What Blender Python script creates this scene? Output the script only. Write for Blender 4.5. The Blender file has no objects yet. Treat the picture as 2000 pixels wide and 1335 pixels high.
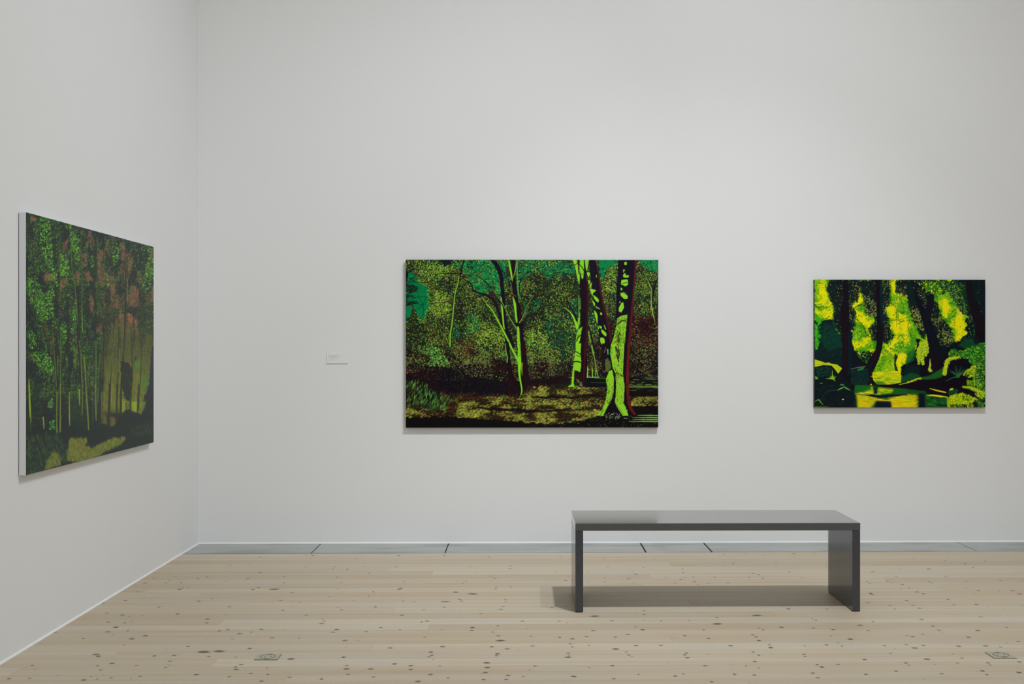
import bpy, bmesh, math, random
import numpy as np
from mathutils import Vector

# ------------------------------------------------------------------ camera, light, exposure
SC = bpy.context.scene
COL = SC.collection
FOCAL_PX, YAW, EYE = 2150.0, math.radians(0.75), 1.34
PX, PY = 1020 + FOCAL_PX * math.tan(YAW), 678.0
cam_data = bpy.data.cameras.new('camera'); cam = bpy.data.objects.new('camera', cam_data); COL.objects.link(cam)
cam.location = (0, 0, EYE); cam.rotation_euler = (math.radians(90), 0, -YAW)
cam_data.sensor_width = 36; cam_data.lens = FOCAL_PX / 2000 * 36
cam_data.shift_x = -(PX - 1000) / 2000; cam_data.shift_y = (PY - 667.5) / 2000
cam_data.clip_end = 60
SC.camera = cam
SC.view_settings.view_transform = 'Standard'; SC.view_settings.look = 'None'
SC.view_settings.gamma = 1; SC.view_settings.use_curve_mapping = False
SC.view_settings.exposure = 0.0

world = bpy.data.worlds.new('world'); SC.world = world; world.use_nodes = True
world.node_tree.nodes['Background'].inputs[0].default_value = (0.9, 0.95, 1, 1)
world.node_tree.nodes['Background'].inputs[1].default_value = 0.0

def lamp(kind, name, loc, target, power, color, **kw):
    d = bpy.data.lights.new(name, kind); d.energy = power; d.color = color
    for k, v in kw.items(): setattr(d, k, v)
    o = bpy.data.objects.new(name, d); COL.objects.link(o); o.location = loc
    o.rotation_euler = (Vector(target) - Vector(loc)).to_track_quat('-Z', 'Y').to_euler()
    return o

# track spotlights near the middle of the room, plus added fills overhead and behind
LIGHTS = (
    ('SPOT', 'track_spotlight', (1.5, 3.97, 5.75), (1.25, 7.0, -0.4), 340, (0.94, 1.0, 1.05), dict(spot_size=math.radians(112), spot_blend=1.0, shadow_soft_size=0.04)),
    ('SPOT', 'track_spotlight', (2.3, 4.2, 5.75), (-2.2, 6.0, 1.3), 345, (0.94, 1.0, 1.05), dict(spot_size=math.radians(75), spot_blend=1.0, shadow_soft_size=0.05)),
    ('SPOT', 'track_spotlight', (1.42, 4.02, 5.75), (1.25, 6.85, 0.0), 350, (0.94, 1.0, 1.05), dict(spot_size=math.radians(60), spot_blend=1.0, shadow_soft_size=0.04)),  # extra narrow beam, added to brighten the lower wall and rear floor
    ('AREA', 'ceiling_fill', (1.6, 2.9, 6.1), (1.6, 2.9, 0), 25, (0.99, 1.0, 1.0), dict(shape='RECTANGLE', size=8.0, size_y=8.6)),  # added soft fill under the ceiling, evens out the walls
    ('AREA', 'rear_fill', (2.5, -2.5, 3.6), (2.5, 5, 3.0), 148, (0.99, 1.0, 1.0), dict(shape='RECTANGLE', size=7.0, size_y=3.0)),  # added fill behind the camera; the rear wall itself is closed
)
for kind, name, loc, target, power, color, kw in LIGHTS:
    if power: lamp(kind, name, loc, target, power, color, **kw)
KNOTS = """
-2.151,6.905,1 -2.142,6.42,1.2 -2.146,6.292,1.3 -2.137,6.322,0.6 -2.145,6.474,0.6 -2.027,6.465,0.6 -2.032,6.366,1 -2.029,6.297,0.8 -1.943,6.296,1.1 -1.934,6.327,0.7 -1.881,6.406,1
-1.84,6.452,1.1 -1.899,6.126,1.5 -1.894,6.171,0.8 -1.867,6.181,1 -1.974,6.143,0.6 -1.7,6.323,0.8 -1.591,6.402,0.8 -1.492,6.114,1.5 -1.798,6.799,1 -1.783,6.72,0.7 -1.751,6.949,0.8
-2.112,6.068,1 -2.024,6.029,0.6 -1.94,5.985,0.7 -2.101,5.854,1 -1.978,5.894,0.6 -1.653,5.896,0.8 -1.71,5.84,1.2 -1.876,5.707,1.3 -1.857,5.713,0.6 -1.513,5.711,1.3 -2.198,5.803,1.3
-2.096,5.584,1.6 -2.003,5.541,1.7 -1.957,5.514,1.1 -1.901,5.531,0.9 -1.734,5.561,1.5 -2.02,5.399,1.3 -1.934,5.383,1 -1.91,5.416,0.8 -1.947,5.3,2.2 -1.953,5.215,1.7 -1.87,5.251,0.8
-1.862,5.218,0.8 -1.909,5.163,0.7 -1.751,5.141,1.5 -1.796,5.087,1.5 -1.795,4.985,0.8 -1.554,5.454,1.3 -1.535,5.378,1.3 -1.486,5.547,0.7 -1.431,5.224,1.1 -1.399,5.247,1 -1.324,5.172,1.2
-1.277,5.201,0.8 -1.338,5.099,0.7 -1.33,5.07,0.7 -2.196,5.209,0.9 -2.046,4.95,0.7 -2.021,5.095,0.8 -1.861,4.83,1.7 -1.84,4.802,1.5 -1.74,4.694,1.3 -1.788,4.659,1.2 -1.752,4.598,1.2
-1.714,4.524,0.6 -2.066,4.669,0.8 -2.029,4.607,0.7 -1.998,4.542,0.5 -2.077,4.482,1.2 -1.996,4.486,0.8 -1.897,4.523,0.7 -1.767,4.461,1.3 -1.756,4.507,0.6 -1.718,4.472,0.8 -1.667,4.487,0.9
-1.584,4.476,0.7 -1.557,4.508,0.8 -1.626,4.661,0.8 -1.599,4.805,1.3 -1.515,4.812,1.5 -1.498,4.957,1.1 -1.403,4.865,3 -1.337,4.874,2.8 -1.359,4.792,1 -1.506,4.722,1 -1.489,4.665,0.5
-1.494,4.63,1 -1.241,4.783,0.9 -1.213,4.916,1.8 -1.187,4.668,1.2 -1.202,4.633,1 -1.191,4.598,1.8 -1.116,4.541,0.8 -1.193,4.498,1.5 -1.335,4.528,1 -1.674,7.05,1 -1.398,7.128,0.9
-1.348,7.109,1.2 -0.877,7.144,0.8 -0.795,7.101,1.3 -0.504,7.107,1.4 -0.212,7.035,1 -0.581,7.036,0.6 -1.058,7.002,0.9 -1.323,6.743,0.8 -1.143,6.736,0.9 -1.144,6.672,0.9 -1.056,6.658,1.2
-0.964,6.75,0.9 -0.774,6.735,0.8 -0.318,6.75,1 -0.073,6.763,1.2 -0.074,6.67,1.2 -1.561,6.575,1.5 -1.315,6.564,0.7 -0.911,6.551,1 -0.28,6.527,0.9 -1.424,6.429,0.9 -1.393,6.458,0.8
-1.591,6.401,1 -1.081,6.439,0.8 -0.766,6.435,0.6 -0.185,6.454,0.9 -0.16,6.397,1.1 -0.681,6.324,1 -0.669,6.274,0.6 -0.322,6.316,0.9 -0.338,6.259,1.1 -1.033,6.289,1.2 -1.355,6.29,1
-1.472,6.163,1.5 -1.49,6.116,1.4 -1.374,6.121,3.5 -0.676,6.139,1.3 -0.682,6.109,1.4 -1.023,6.123,0.9 -0.143,6.159,1 -0.149,6.115,1.4 -0.065,6.162,1.2 -1.258,6.033,1.3 -0.816,6.05,0.9
-0.364,6.035,1.8 -0.269,5.991,2.5 -1.405,5.98,0.6 -1.036,5.934,0.8 -0.955,5.936,0.7 -0.827,5.95,1 -0.764,6.014,0.7 -1.28,5.85,0.9 -1.171,5.809,0.8 -0.895,5.848,0.8 -0.643,5.9,0.8
-0.629,5.829,0.8 -0.57,5.813,0.8 -0.408,5.811,3.2 -0.332,5.862,1 -0.321,5.822,0.9 -0.088,5.853,1 -0.089,5.798,1.1 -0.759,5.705,0.9 -0.755,5.676,0.8 -1.193,5.696,0.7 -1.22,5.63,1.3
-0.953,5.693,0.8 -0.923,5.635,1.1 -0.504,5.63,1.4 -0.402,5.683,0.8 -0.098,5.702,1.2 -0.109,5.636,1.5 -1.081,5.525,1.5 -0.603,5.519,1.5 -0.975,5.359,1.7 -0.972,5.411,1 -0.988,5.462,0.9
-0.491,5.381,1.4 -0.466,5.399,1.3 -0.208,5.547,1 -0.882,5.244,1.4 -0.891,5.195,1.4 -1.24,5.251,1 -1.277,5.203,1 -1.125,5.238,0.7 -0.677,5.279,1.1 -0.736,5.203,1 -0.581,5.238,1
-0.238,5.271,1.9 -0.239,5.219,1.3 -0.118,5.302,1 -0.139,5.188,1.1 -0.382,5.233,0.7 -1.153,5.097,1.4 -1.028,5.09,0.8 -0.452,5.101,1 -0.111,5.118,1.6 -0.1,5.034,2.3 -0.811,5.046,1.8
-0.749,5.038,0.7 -0.357,4.937,1.4 -0.136,4.932,1.3 -0.066,4.896,1.6 -0.589,4.918,1.5 -1.214,4.918,2 -1.081,4.907,0.6 -0.773,4.775,1.6 -0.995,4.751,1.8 -0.402,4.849,1.7 -0.394,4.799,1.1
-0.404,4.776,1.2 -0.108,4.818,1.3 -0.112,4.789,0.9 -0.151,4.682,2 -0.147,4.612,1.7 -0.152,4.54,1.4 -0.156,4.446,1.3 -0.168,4.526,0.7 -0.541,4.67,1.2 -0.739,4.651,1.3 -0.733,4.601,1.4
-0.714,4.524,1.3 -0.632,4.597,1.5 -0.469,4.643,1 -0.464,4.588,1.2 -0.376,4.516,1.8 -0.058,4.5,1.4 -0.065,4.446,1.2 -1.116,4.542,1 -1.043,4.526,0.9 -1.066,4.618,0.8 -0.946,4.487,1.3
-0.811,4.461,1.3 -0.605,4.486,1.2 -0.418,4.423,1.6 -0.301,4.469,0.9 -0.347,4.64,0.8 -0.383,4.735,0.7 -1.047,4.436,1.2 0.153,5.678,1.2 0.178,5.552,0.6 0.179,5.486,0.7 0.353,5.552,0.6
0.361,5.486,3 0.619,5.597,1 0.612,5.517,0.9 0.001,5.393,1.4 0.182,5.391,1.1 0.218,5.358,1 0.44,5.395,1.2 0.6,5.4,0.7 0.681,5.387,0.9 0.021,5.248,0.7 0.543,5.275,1.4 0.572,5.219,1.3
0.336,5.206,1.4 0.965,5.447,1.3 0.946,5.326,2.5 0.818,5.4,0.7 1.172,5.491,5 0.861,5.213,1.3 1.131,5.243,1.1 1.144,5.212,1.1 0.493,5.136,1 0.04,5.108,0.8 0.173,5.088,1 0.231,5.061,1
0.431,5.089,1 0.298,5.1,0.8 0.756,5.108,1.4 0.858,5.059,1.1 1.075,5.122,1.2 1.083,5.085,1 1.082,5.019,1.4 0.046,4.942,1.5 0.217,4.976,0.9 0.225,4.926,1 0.299,4.947,0.8 0.512,4.942,1.2
0.624,4.945,1 0.415,4.888,1.9 0.936,4.934,1.3 0.854,4.937,0.4 0.201,4.822,1.3 0.203,4.781,1 0.197,4.76,1.5 0.459,4.84,0.8 0.464,4.792,1 0.475,4.768,0.8 0.72,4.819,1.3 0.708,4.791,1.2
0.713,4.747,1.7 1.017,4.833,1.2 1.031,4.781,1.2 0.38,4.633,1.3 0.054,4.632,0.9 0.28,4.606,0.8 0.77,4.626,1.4 0.619,4.669,0.4 0.942,4.62,0.9 0.99,4.592,0.8 0.992,4.685,0.9 0.031,4.573,0.7
0.21,4.482,1.3 0.476,4.506,0.9 0.371,4.45,0.9 0.624,4.483,1.1 0.661,4.509,0.9 0.871,4.505,1.4 0.95,4.493,1 0.759,4.404,1 0.005,4.484,0.6 1.764,7.122,1 1.899,7.138,0.9 2.73,7.022,1
2.472,7.099,0.7 2.488,6.961,1 2.904,6.871,1 2.654,6.883,1 2.746,6.792,1.5 2.745,6.672,1.1 2.458,6.626,2 2.095,6.551,1.4 2.29,6.64,0.9 2.188,6.417,0.9 2.48,6.413,1.3 1.973,6.272,0.9
1.973,6.224,0.9 2.095,6.288,1.2 2.108,6.25,0.8 2.326,6.264,0.9 2.33,6.233,0.8 2.546,6.271,1.1 2.747,6.29,1 2.86,6.274,0.8 2.149,6.195,1.8 2.158,6.109,1 2.164,6.009,1.4 2.183,5.962,1.6
2.47,6.095,0.9 2.515,6.036,1.2 2.623,6.022,1 2.704,6.034,1.7 2.706,5.955,2 1.9,5.984,1 1.894,5.944,1 2.035,5.803,1.2 1.815,5.759,0.9 1.912,5.695,1.2 1.909,5.616,1 2.033,5.699,1.2
2.041,5.631,1.2 2.266,5.827,1.2 2.247,5.702,1 2.367,5.709,1.2 2.6,5.686,0.9 1.645,5.614,0.5 1.365,5.629,1.2 1.562,5.621,1 2.279,5.445,1.2 1.433,5.42,0.9 1.444,5.392,1.1 1.967,5.398,1.8
1.713,5.356,0.9 1.63,5.29,1.9 1.242,5.258,1.5 1.392,5.242,1.2 1.477,5.21,1.3 1.638,5.191,1.1 1.974,5.268,1.3 1.976,5.194,1.1 2.157,5.184,1.5 2.319,5.244,0.8 1.508,5.04,2.1 1.432,5.092,0.9
1.79,5.097,0.8 1.809,5.078,1 1.874,5.125,0.9 2.065,5.066,1.3 2.262,4.992,0.9 1.432,4.973,0.7 1.435,4.923,1.1 1.372,4.945,1.3 1.269,4.928,0.8 1.109,4.902,1.9 1.114,4.951,1 1.627,4.925,1.1
1.733,4.945,0.8 1.75,4.888,1.9 1.805,4.929,1.1 1.958,4.914,1.8 2.081,4.917,1.3 2.139,4.897,0.9 1.232,4.796,0.9 1.227,4.76,1.4 1.614,4.805,0.8 1.47,4.708,1.2 1.74,4.712,1.4 1.884,4.793,0.7
1.897,4.726,1 1.847,4.649,0.8 1.629,4.656,1.2 1.631,4.624,1 1.246,4.635,1 1.257,4.601,1.4 1.336,4.637,1 1.743,4.628,0.6 1.979,4.653,0.9 1.974,4.621,1 2.119,4.665,1 1.907,4.538,1.3
1.904,4.486,1 2.048,4.514,1.3 1.548,4.539,1.3 1.723,4.499,1 1.196,4.516,1.1 1.199,4.453,1.2 1.409,4.496,1 1.619,4.422,0.7 0.247,7.044,1 0.516,7.002,1 0.834,6.946,0.8 0.522,6.715,1
0.738,6.693,1 0.199,6.561,1 0.396,6.545,0.9 0.479,6.403,1 0.657,6.56,1 0.672,6.501,1.4 0.617,6.377,1.2 0.273,6.446,0.9 0.25,6.329,1.2 0.379,6.28,0.8 0.473,6.29,0.8 0.635,6.267,1
0.836,6.414,0.8 0.971,6.65,1 0.959,6.551,0.8 0.954,6.52,0.8 0.916,6.344,1.5 0.948,6.4,0.9 0.999,6.416,0.9 0.986,6.286,1.4 0.872,6.25,1 0.996,6.22,1.1 1.059,6.238,1 1.121,6.41,0.8
1.31,7.108,1 1.454,7.125,0.8 1.565,7.096,0.8 1.762,7.13,1 1.896,7.134,0.7 1.446,7.017,0.6 1.742,7.016,0.6 1.326,6.867,0.8 1.305,6.803,1 1.236,6.76,0.9 1.57,6.794,0.9 1.368,6.512,1.1
1.393,6.471,1.2 1.595,6.555,1.2 1.325,6.407,0.9 1.396,6.367,1 1.632,6.396,1.2 1.127,6.41,1 1.171,6.255,1.2 1.058,6.242,1 1.329,6.267,0.7 1.492,6.277,0.7 1.854,6.692,0.8 2.097,6.556,1.2
1.972,6.27,1 1.973,6.226,0.9 1.899,5.969,1.2 1.9,5.941,1 1.814,5.757,1
"""
# ------------------------------------------------------------------ brushwork for the three canvases
class Canvas:
    """A small raster painter. Its plane runs from (x0,y0) to (x1,y1); S samples per unit."""
    def __init__(s, x0, y0, x1, y1, S, seed):
        s.x0, s.y0, s.S = x0, y0, S
        s.W = int(round((x1 - x0) * S)) + 1; s.H = int(round((y1 - y0) * S)) + 1
        s.X, s.Y = np.meshgrid(x0 + np.arange(s.W) / S, y0 + np.arange(s.H) / S)
        s.a = np.zeros((s.H, s.W, 3)); s.r = np.random.RandomState(seed); s.o = (0, 0, 1)
    def z(s, ox, oy, k): s.o = (ox, oy, k); return s
    def t(s, pts): return np.array([(s.o[0] + p[0] / s.o[2], s.o[1] + p[1] / s.o[2]) for p in pts], float)
    def noise(s, cx, cy=None, oct=2):
        cy = cy or cx; out = np.zeros((s.H, s.W)); amp = 1.; tot = 0.
        for k in range(oct):
            sx, sy = cx / 2 ** k, cy / 2 ** k
            gw, gh = int((s.X[0, -1] - s.x0) / sx) + 3, int((s.Y[-1, 0] - s.y0) / sy) + 3
            g = s.r.rand(gh, gw)
            fx = (s.X[0] - s.x0) / sx; fy = (s.Y[:, 0] - s.y0) / sy
            ix, iy = fx.astype(int), fy.astype(int); tx, ty = fx - ix, fy - iy
            tx = tx * tx * (3 - 2 * tx); ty = (ty * ty * (3 - 2 * ty))[:, None]
            A = g[iy][:, ix] * (1 - tx) + g[iy][:, ix + 1] * tx
            B = g[iy + 1][:, ix] * (1 - tx) + g[iy + 1][:, ix + 1] * tx
            out += amp * (A * (1 - ty) + B * ty); tot += amp; amp *= .55
        return out / tot
    @staticmethod
    def smooth(p, closed, n=6):
        p = np.asarray(p, float)
        if len(p) < 3: return p
        q = np.vstack([p[-1], p, p[0], p[1]]) if closed else np.vstack([2 * p[0] - p[1], p, 2 * p[-1] - p[-2]])
        out = []; m = len(q) - 3
        for i in range(m):
            a, b, c, d = q[i:i + 4]
            for t in np.arange(n) / n:
                out.append(.5 * (2 * b + (c - a) * t + (2 * a - 5 * b + 4 * c - d) * t * t + (3 * b - a - 3 * c + d) * t ** 3))
        if not closed: out.append(p[-1])
        return np.array(out)
    def mask(s, pts, rough=0, cell=4, smooth=False, soft=0, raw=False):
        p = np.asarray(pts, float) if raw else s.t(pts)
        if smooth: p = s.smooth(p, True)
        X, Y = s.X, s.Y
        if rough:
            X = X + (s.noise(cell) - .5) * 2 * rough; Y = Y + (s.noise(cell) - .5) * 2 * rough
        lo, hi = p.min(0) - rough - 1, p.max(0) + rough + 1
        i0, i1 = max(int((lo[1] - s.y0) * s.S), 0), min(int((hi[1] - s.y0) * s.S) + 2, s.H)
        j0, j1 = max(int((lo[0] - s.x0) * s.S), 0), min(int((hi[0] - s.x0) * s.S) + 2, s.W)
        m = np.zeros((s.H, s.W))
        if i1 <= i0 or j1 <= j0: return m
        x, y = X[i0:i1, j0:j1], Y[i0:i1, j0:j1]; acc = 0.; h = .25 / s.S
        for ox, oy in ((-h, -h * .5), (h * .5, -h), (h, h * .5), (-h * .5, h)):
            ins = np.zeros(x.shape, bool)
            for k in range(len(p)):
                (ax, ay), (bx, by) = p[k - 1], p[k]
                if ay == by: continue
                c = ((ay > y + oy) != (by > y + oy))
                ins ^= c & (x + ox < (bx - ax) * (y + oy - ay) / (by - ay) + ax)
            acc = acc + ins * .25
        m[i0:i1, j0:j1] = acc
        return s.blur(m, soft) if soft else m
    def blur(s, m, r):
        n = max(1, int(r * s.S))
        for _ in range(2):
            for ax in (0, 1):
                q = np.pad(m, [(n, n) if k == ax else (0, 0) for k in (0, 1)], mode='edge')
                c = np.cumsum(q, ax); c = np.insert(c, 0, 0, ax); L = 2 * n + 1
                m = (np.take(c, np.arange(L, c.shape[ax]), ax) - np.take(c, np.arange(0, c.shape[ax] - L), ax)) / L
        return m
    def put(s, m, col):
        col = np.asarray(col, float)
        s.a += (col - s.a) * m[..., None]
    def fill(s, pts, col, al=1., **k): m = s.mask(pts, **k); s.put(m * al, col); return m
    def line(s, pts, w, col, al=1., jit=0, raw=False):
        """stroke through pts; w one width or one per point, in the zoom's units"""
        p = np.asarray(pts, float) if raw else s.t(pts)
        ww = np.interp(np.linspace(0, 1, len(p)), np.linspace(0, 1, np.size(w)), np.ravel(w)) / (1 if raw else s.o[2]) / 2
        q = s.smooth(np.c_[p, ww], False, 4)
        if jit: q[:, :2] += s.r.randn(len(q), 2) * jit
        for k in range(len(q) - 1):
            (ax, ay, ar), (bx, by, br) = q[k], q[k + 1]; R = max(ar, br, 0) + 1.2
            i0, i1 = max(int((min(ay, by) - R - s.y0) * s.S), 0), min(int((max(ay, by) + R - s.y0) * s.S) + 2, s.H)
            j0, j1 = max(int((min(ax, bx) - R - s.x0) * s.S), 0), min(int((max(ax, bx) + R - s.x0) * s.S) + 2, s.W)
            if i1 <= i0 or j1 <= j0: continue
            x, y = s.X[i0:i1, j0:j1], s.Y[i0:i1, j0:j1]
            dx, dy = bx - ax, by - ay; L = dx * dx + dy * dy + 1e-9
            t = np.clip(((x - ax) * dx + (y - ay) * dy) / L, 0, 1)
            d = np.hypot(x - ax - t * dx, y - ay - t * dy); rr = np.maximum(ar + (br - ar) * t, .02)
            c = np.clip((rr - d) * s.S + .5, 0, 1) * np.minimum(1, rr * 2 * s.S) * al
            reg = s.a[i0:i1, j0:j1]; reg += (np.asarray(col, float) - reg) * c[..., None]
    def dabs(s, n, m, cols, r=(.6, 1.1), asp=(.5, .8), ang=(0, 180), al=1., field=None, wt=None, var=.15):
        """n little strokes where the mask m allows; colours picked from cols"""
        P = m.ravel().copy()
        if field is not None: P *= field.ravel()
        if P.sum() <= 0: return
        P = np.cumsum(P / P.sum()); idx = np.searchsorted(P, s.r.rand(int(n)))
        idx = np.minimum(idx, P.size - 1)
        cols = np.asarray(cols, float)
        wt = np.ones(len(cols)) if wt is None else np.asarray(wt, float)
        ci = s.r.choice(len(cols), int(n), p=wt / wt.sum())
        rr = s.r.uniform(r[0], r[1], int(n)) * s.S; aa = s.r.uniform(asp[0], asp[1], int(n))
        th = np.radians(s.r.uniform(ang[0], ang[1], int(n))); va = 1 + s.r.uniform(-var, var, int(n))
        jj = s.r.uniform(-.5, .5, (int(n), 2))
        H, W, A = s.H, s.W, s.a
        for k in range(int(n)):
            cy, cx = idx[k] // W + jj[k, 0], idx[k] % W + jj[k, 1]; R = rr[k]
            i0, i1 = max(int(cy - R - .5), 0), min(int(cy + R + 2), H); j0, j1 = max(int(cx - R - .5), 0), min(int(cx + R + 2), W)
            y = np.arange(i0, i1)[:, None] - cy; x = np.arange(j0, j1)[None] - cx
            c_, s_ = math.cos(th[k]), math.sin(th[k])
            u = x * c_ + y * s_; v = (y * c_ - x * s_) / aa[k]
            d = np.sqrt(u * u + v * v)
            c = np.clip((R - d) * aa[k] + .5, 0, 1) * al
            reg = A[i0:i1, j0:j1]; reg += (cols[ci[k]] * va[k] - reg) * c[..., None]


def forest_clearing():
    """dark wood with three big lit trunks on the right, a forked tree left of the middle"""
    c = Canvas(792.4, 507, 1285.8, 834.6, 1.5, 5)
    Z1, Z2, Z3, Z4 = (780, 495, 7.415), (1030, 495, 7.407), (780, 670, 7.215), (1030, 670, 7.215)
    M = (785, 500, 3.922)                       # the whole canvas
    sky, dark, lime, ltrunk = (0, 118, 62), (14, 14, 22), (140, 200, 40), (130, 198, 36)
    one = np.ones((c.H, c.W))
    n1, n2, n3 = c.noise(60), c.noise(26), c.noise(14)
    yy = (c.Y - 507) / 328
    # ground colour of the leaves
    c.put(one, (24, 36, 22))
    c.put(np.clip((n1 - .45) * 4, 0, 1), (16, 58, 36)); c.put(np.clip((n2 - .55) * 4, 0, 1) * .8, (44, 20, 20))
    c.z(*M)
    skyA = c.fill([(28, 120), (70, 118), (110, 170), (165, 205), (205, 250), (212, 320), (218, 385), (190, 430), (165, 500), (138, 505), (118, 455), (100, 405), (85, 375), (70, 410), (58, 470), (28, 480)], sky, rough=2.8, cell=3)
    skyB = c.fill([(400, 28), (830, 28), (840, 140), (760, 300), (640, 330), (540, 240), (470, 130), (380, 80)], sky, rough=12, cell=9, soft=.6)
    skyC = c.fill([(880, 28), (1340, 28), (1350, 130), (1200, 150), (1080, 160), (960, 110), (900, 200)], sky, .85, rough=10, cell=10)
    skyD = c.fill([(1500, 28), (1660, 28), (1640, 60), (1570, 90), (1530, 190)], sky, rough=3)
    skyE = c.fill([(1800, 28), (1965, 28), (1965, 130), (1900, 110), (1850, 80)], sky, rough=4)
    for p in ([(490, 450), (570, 440), (600, 560), (500, 600)], [(820, 60), (900, 60), (920, 300), (860, 250)], [(1000, 330), (1060, 330), (1040, 430), (1000, 400)],
              [(930, 330), (960, 330), (960, 480), (930, 470)], [(1100, 480), (1150, 480), (1140, 600), (1100, 600)], [(1280, 320), (1350, 330), (1340, 440), (1300, 420)],
              [(380, 500), (420, 520), (440, 600), (380, 640)], [(960, 640), (1010, 600), (1000, 700)]):
        c.fill(p, (4, 96, 56), .9, rough=5, cell=7)
    # dark lower bushes
    c.fill([(28, 700), (150, 740), (300, 830), (440, 640), (560, 640), (640, 760), (760, 800), (900, 780), (960, 760), (1150, 730), (1270, 830), (1500, 620), (1600, 500),
            (1750, 450), (1965, 480), (1965, 930), (1400, 930), (1250, 930), (900, 1080), (300, 1060), (28, 1000)], (22, 8, 14), .93, rough=7, cell=12)
    c.fill([(300, 860), (420, 820), (620, 900), (800, 960), (800, 1060), (400, 1070), (260, 980)], (10, 9, 18), .9, rough=6, cell=10)
    leafy = c.mask([(28, 28), (1965, 28), (1965, 930), (1250, 930), (1000, 940), (850, 960), (560, 930), (330, 850), (28, 900)])
    clear = 1 - np.clip(c.blur(skyA, 1.2) * 1.02 + c.blur(skyD, 1) * .97 + c.blur(skyE, 1) * .8 + skyB * .36 + skyC * .22, 0, 1)
    low = c.mask([(28, 690), (300, 790), (480, 640), (700, 770), (950, 740), (1250, 800), (1500, 620), (1750, 430), (1965, 450), (1965, 940), (28, 940)], rough=6, cell=12, soft=2.5)
    up = leafy * clear * (1 - .86 * low)
    f = .35 + 1.3 * np.clip((n2 - .35) * 2.2, 0, 1)
    c.dabs(7200, up, [(12, 14, 18), (44, 18, 16), (10, 52, 36), (60, 22, 20), (14, 22, 18)], (.8, 2.), field=.4 + n3)
    c.dabs(15500, up, [(112, 164, 44), (150, 190, 60), (82, 134, 40), (64, 112, 36), (150, 112, 52), (180, 206, 92), (118, 36, 28), (46, 92, 40)], (.5, 1.08), (.45, .75), (10, 80), field=f,
           wt=[5, 5, 4, 3, 1.4, 2, 1.2, 2])
    bright = c.mask([(60, 40), (330, 40), (400, 90), (360, 200), (180, 190)], rough=10, cell=20) + c.mask([(215, 250), (330, 260), (380, 400), (230, 480)], rough=10, cell=20) \
        + c.mask([(940, 560), (1120, 560), (1130, 700), (960, 700)], rough=15, cell=20) + c.mask([(1560, 110), (1650, 50), (1650, 260), (1560, 300)], rough=5) \
        + c.mask([(560, 560), (760, 540), (780, 700), (560, 690)], rough=15, cell=20)
    c.dabs(2300, np.clip(c.blur(np.clip(bright, 0, 1), 5), 0, 1) ** 1.5 * clear, [(160, 202, 58), (132, 184, 46), (170, 176, 60), (110, 160, 44)], (.55, 1.1), (.5, .8), (0, 180))
    c.dabs(2600, up, [(16, 20, 18), (38, 18, 16), (12, 34, 26)], (.5, 1.1), (.4, .8), (90, 170), field=.3 + n3)
    lo = leafy * low
    c.dabs(3000, lo, [(60, 20, 20), (36, 14, 18), (46, 16, 16), (16, 40, 32)], (.7, 1.4), field=.3 + n3)
    c.dabs(3300, lo, [(150, 170, 80), (100, 140, 60), (60, 110, 70), (176, 160, 100), (120, 50, 36)], (.42, .85), (.5, .9), field=.05 + np.clip((n2 - .3) * 2, 0, 1) * (1.15 - yy))
    c.dabs(1500, leafy * np.clip((low - .02) * 2, 0, 1) * (yy < .62) * (c.X < 1130), [(110, 160, 50), (84, 136, 44), (150, 170, 80)], (.45, .95), (.45, .8), field=np.clip((n2 - .42) * 3, 0, 1) * np.clip(1.9 - yy * 2.6, 0, 1))
    # red cast on the far right and beside the sky
    c.dabs(330, c.mask([(1760, 480), (1965, 430), (1965, 700), (1760, 680)], rough=10, soft=3), [(80, 18, 22), (56, 12, 18)], (.7, 1.3))
    c.dabs(240, c.mask([(400, 640), (540, 620), (560, 760), (420, 800)], rough=10, soft=3), [(64, 18, 22)], (.8, 1.5))
    # light leaves of the bush under the thin tree
    c.z(*Z3)
    c.dabs(330, c.mask([(250, 40), (560, 60), (640, 200), (720, 280), (560, 330), (320, 300), (440, 200)], soft=2), [(110, 190, 70), (150, 210, 90), (80, 150, 60)], (.8, 1.6), (.35, .5), (20, 150))
    # fine twigs
    c.z(*M)
    for k in range(150):
        x, y = c.r.uniform(380, 1960), c.r.uniform(40, 480); d = c.r.uniform(-1.3, 1.3); L = c.r.uniform(50, 190); b = c.r.uniform(-.5, .5)
        q = [(x, y), (x + L * .5 * math.cos(d), y - L * .5 * abs(math.sin(d)) - 4), (x + L * math.cos(d + b), y - L * abs(math.sin(d + b)))]
        c.line(q, [3.2, .9], [(16, 30, 26), (30, 12, 18), (14, 12, 20), (60, 90, 40)][k % 4], .8)
    for k in range(22):
        a0 = c.r.uniform(-1.2, 1.3); sx, sy = [(30, 230), (30, 340), (60, 170), (30, 120)][k % 4]; L = c.r.uniform(90, 190)
        c.line([(sx, sy), (sx + L * .5 * math.cos(a0), sy + L * .5 * math.sin(a0) + c.r.uniform(-15, 15)), (sx + L * math.cos(a0 * .7), sy + L * math.sin(a0 * .7))], [3.5, 1.2], (10, 24, 28), .9)
    c.z(*Z1)
    for q in ([(250, 720), (340, 740), (430, 700)], [(340, 740), (350, 860), (300, 960)], [(340, 740), (250, 560), (240, 480)], [(340, 740), (200, 860)], [(200, 640), (330, 620), (440, 640)], [(430, 740), (400, 860), (380, 950)], [(340, 740), (420, 560), (520, 480)]):
        c.line(q, [7, 4], (6, 26, 28))
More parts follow.
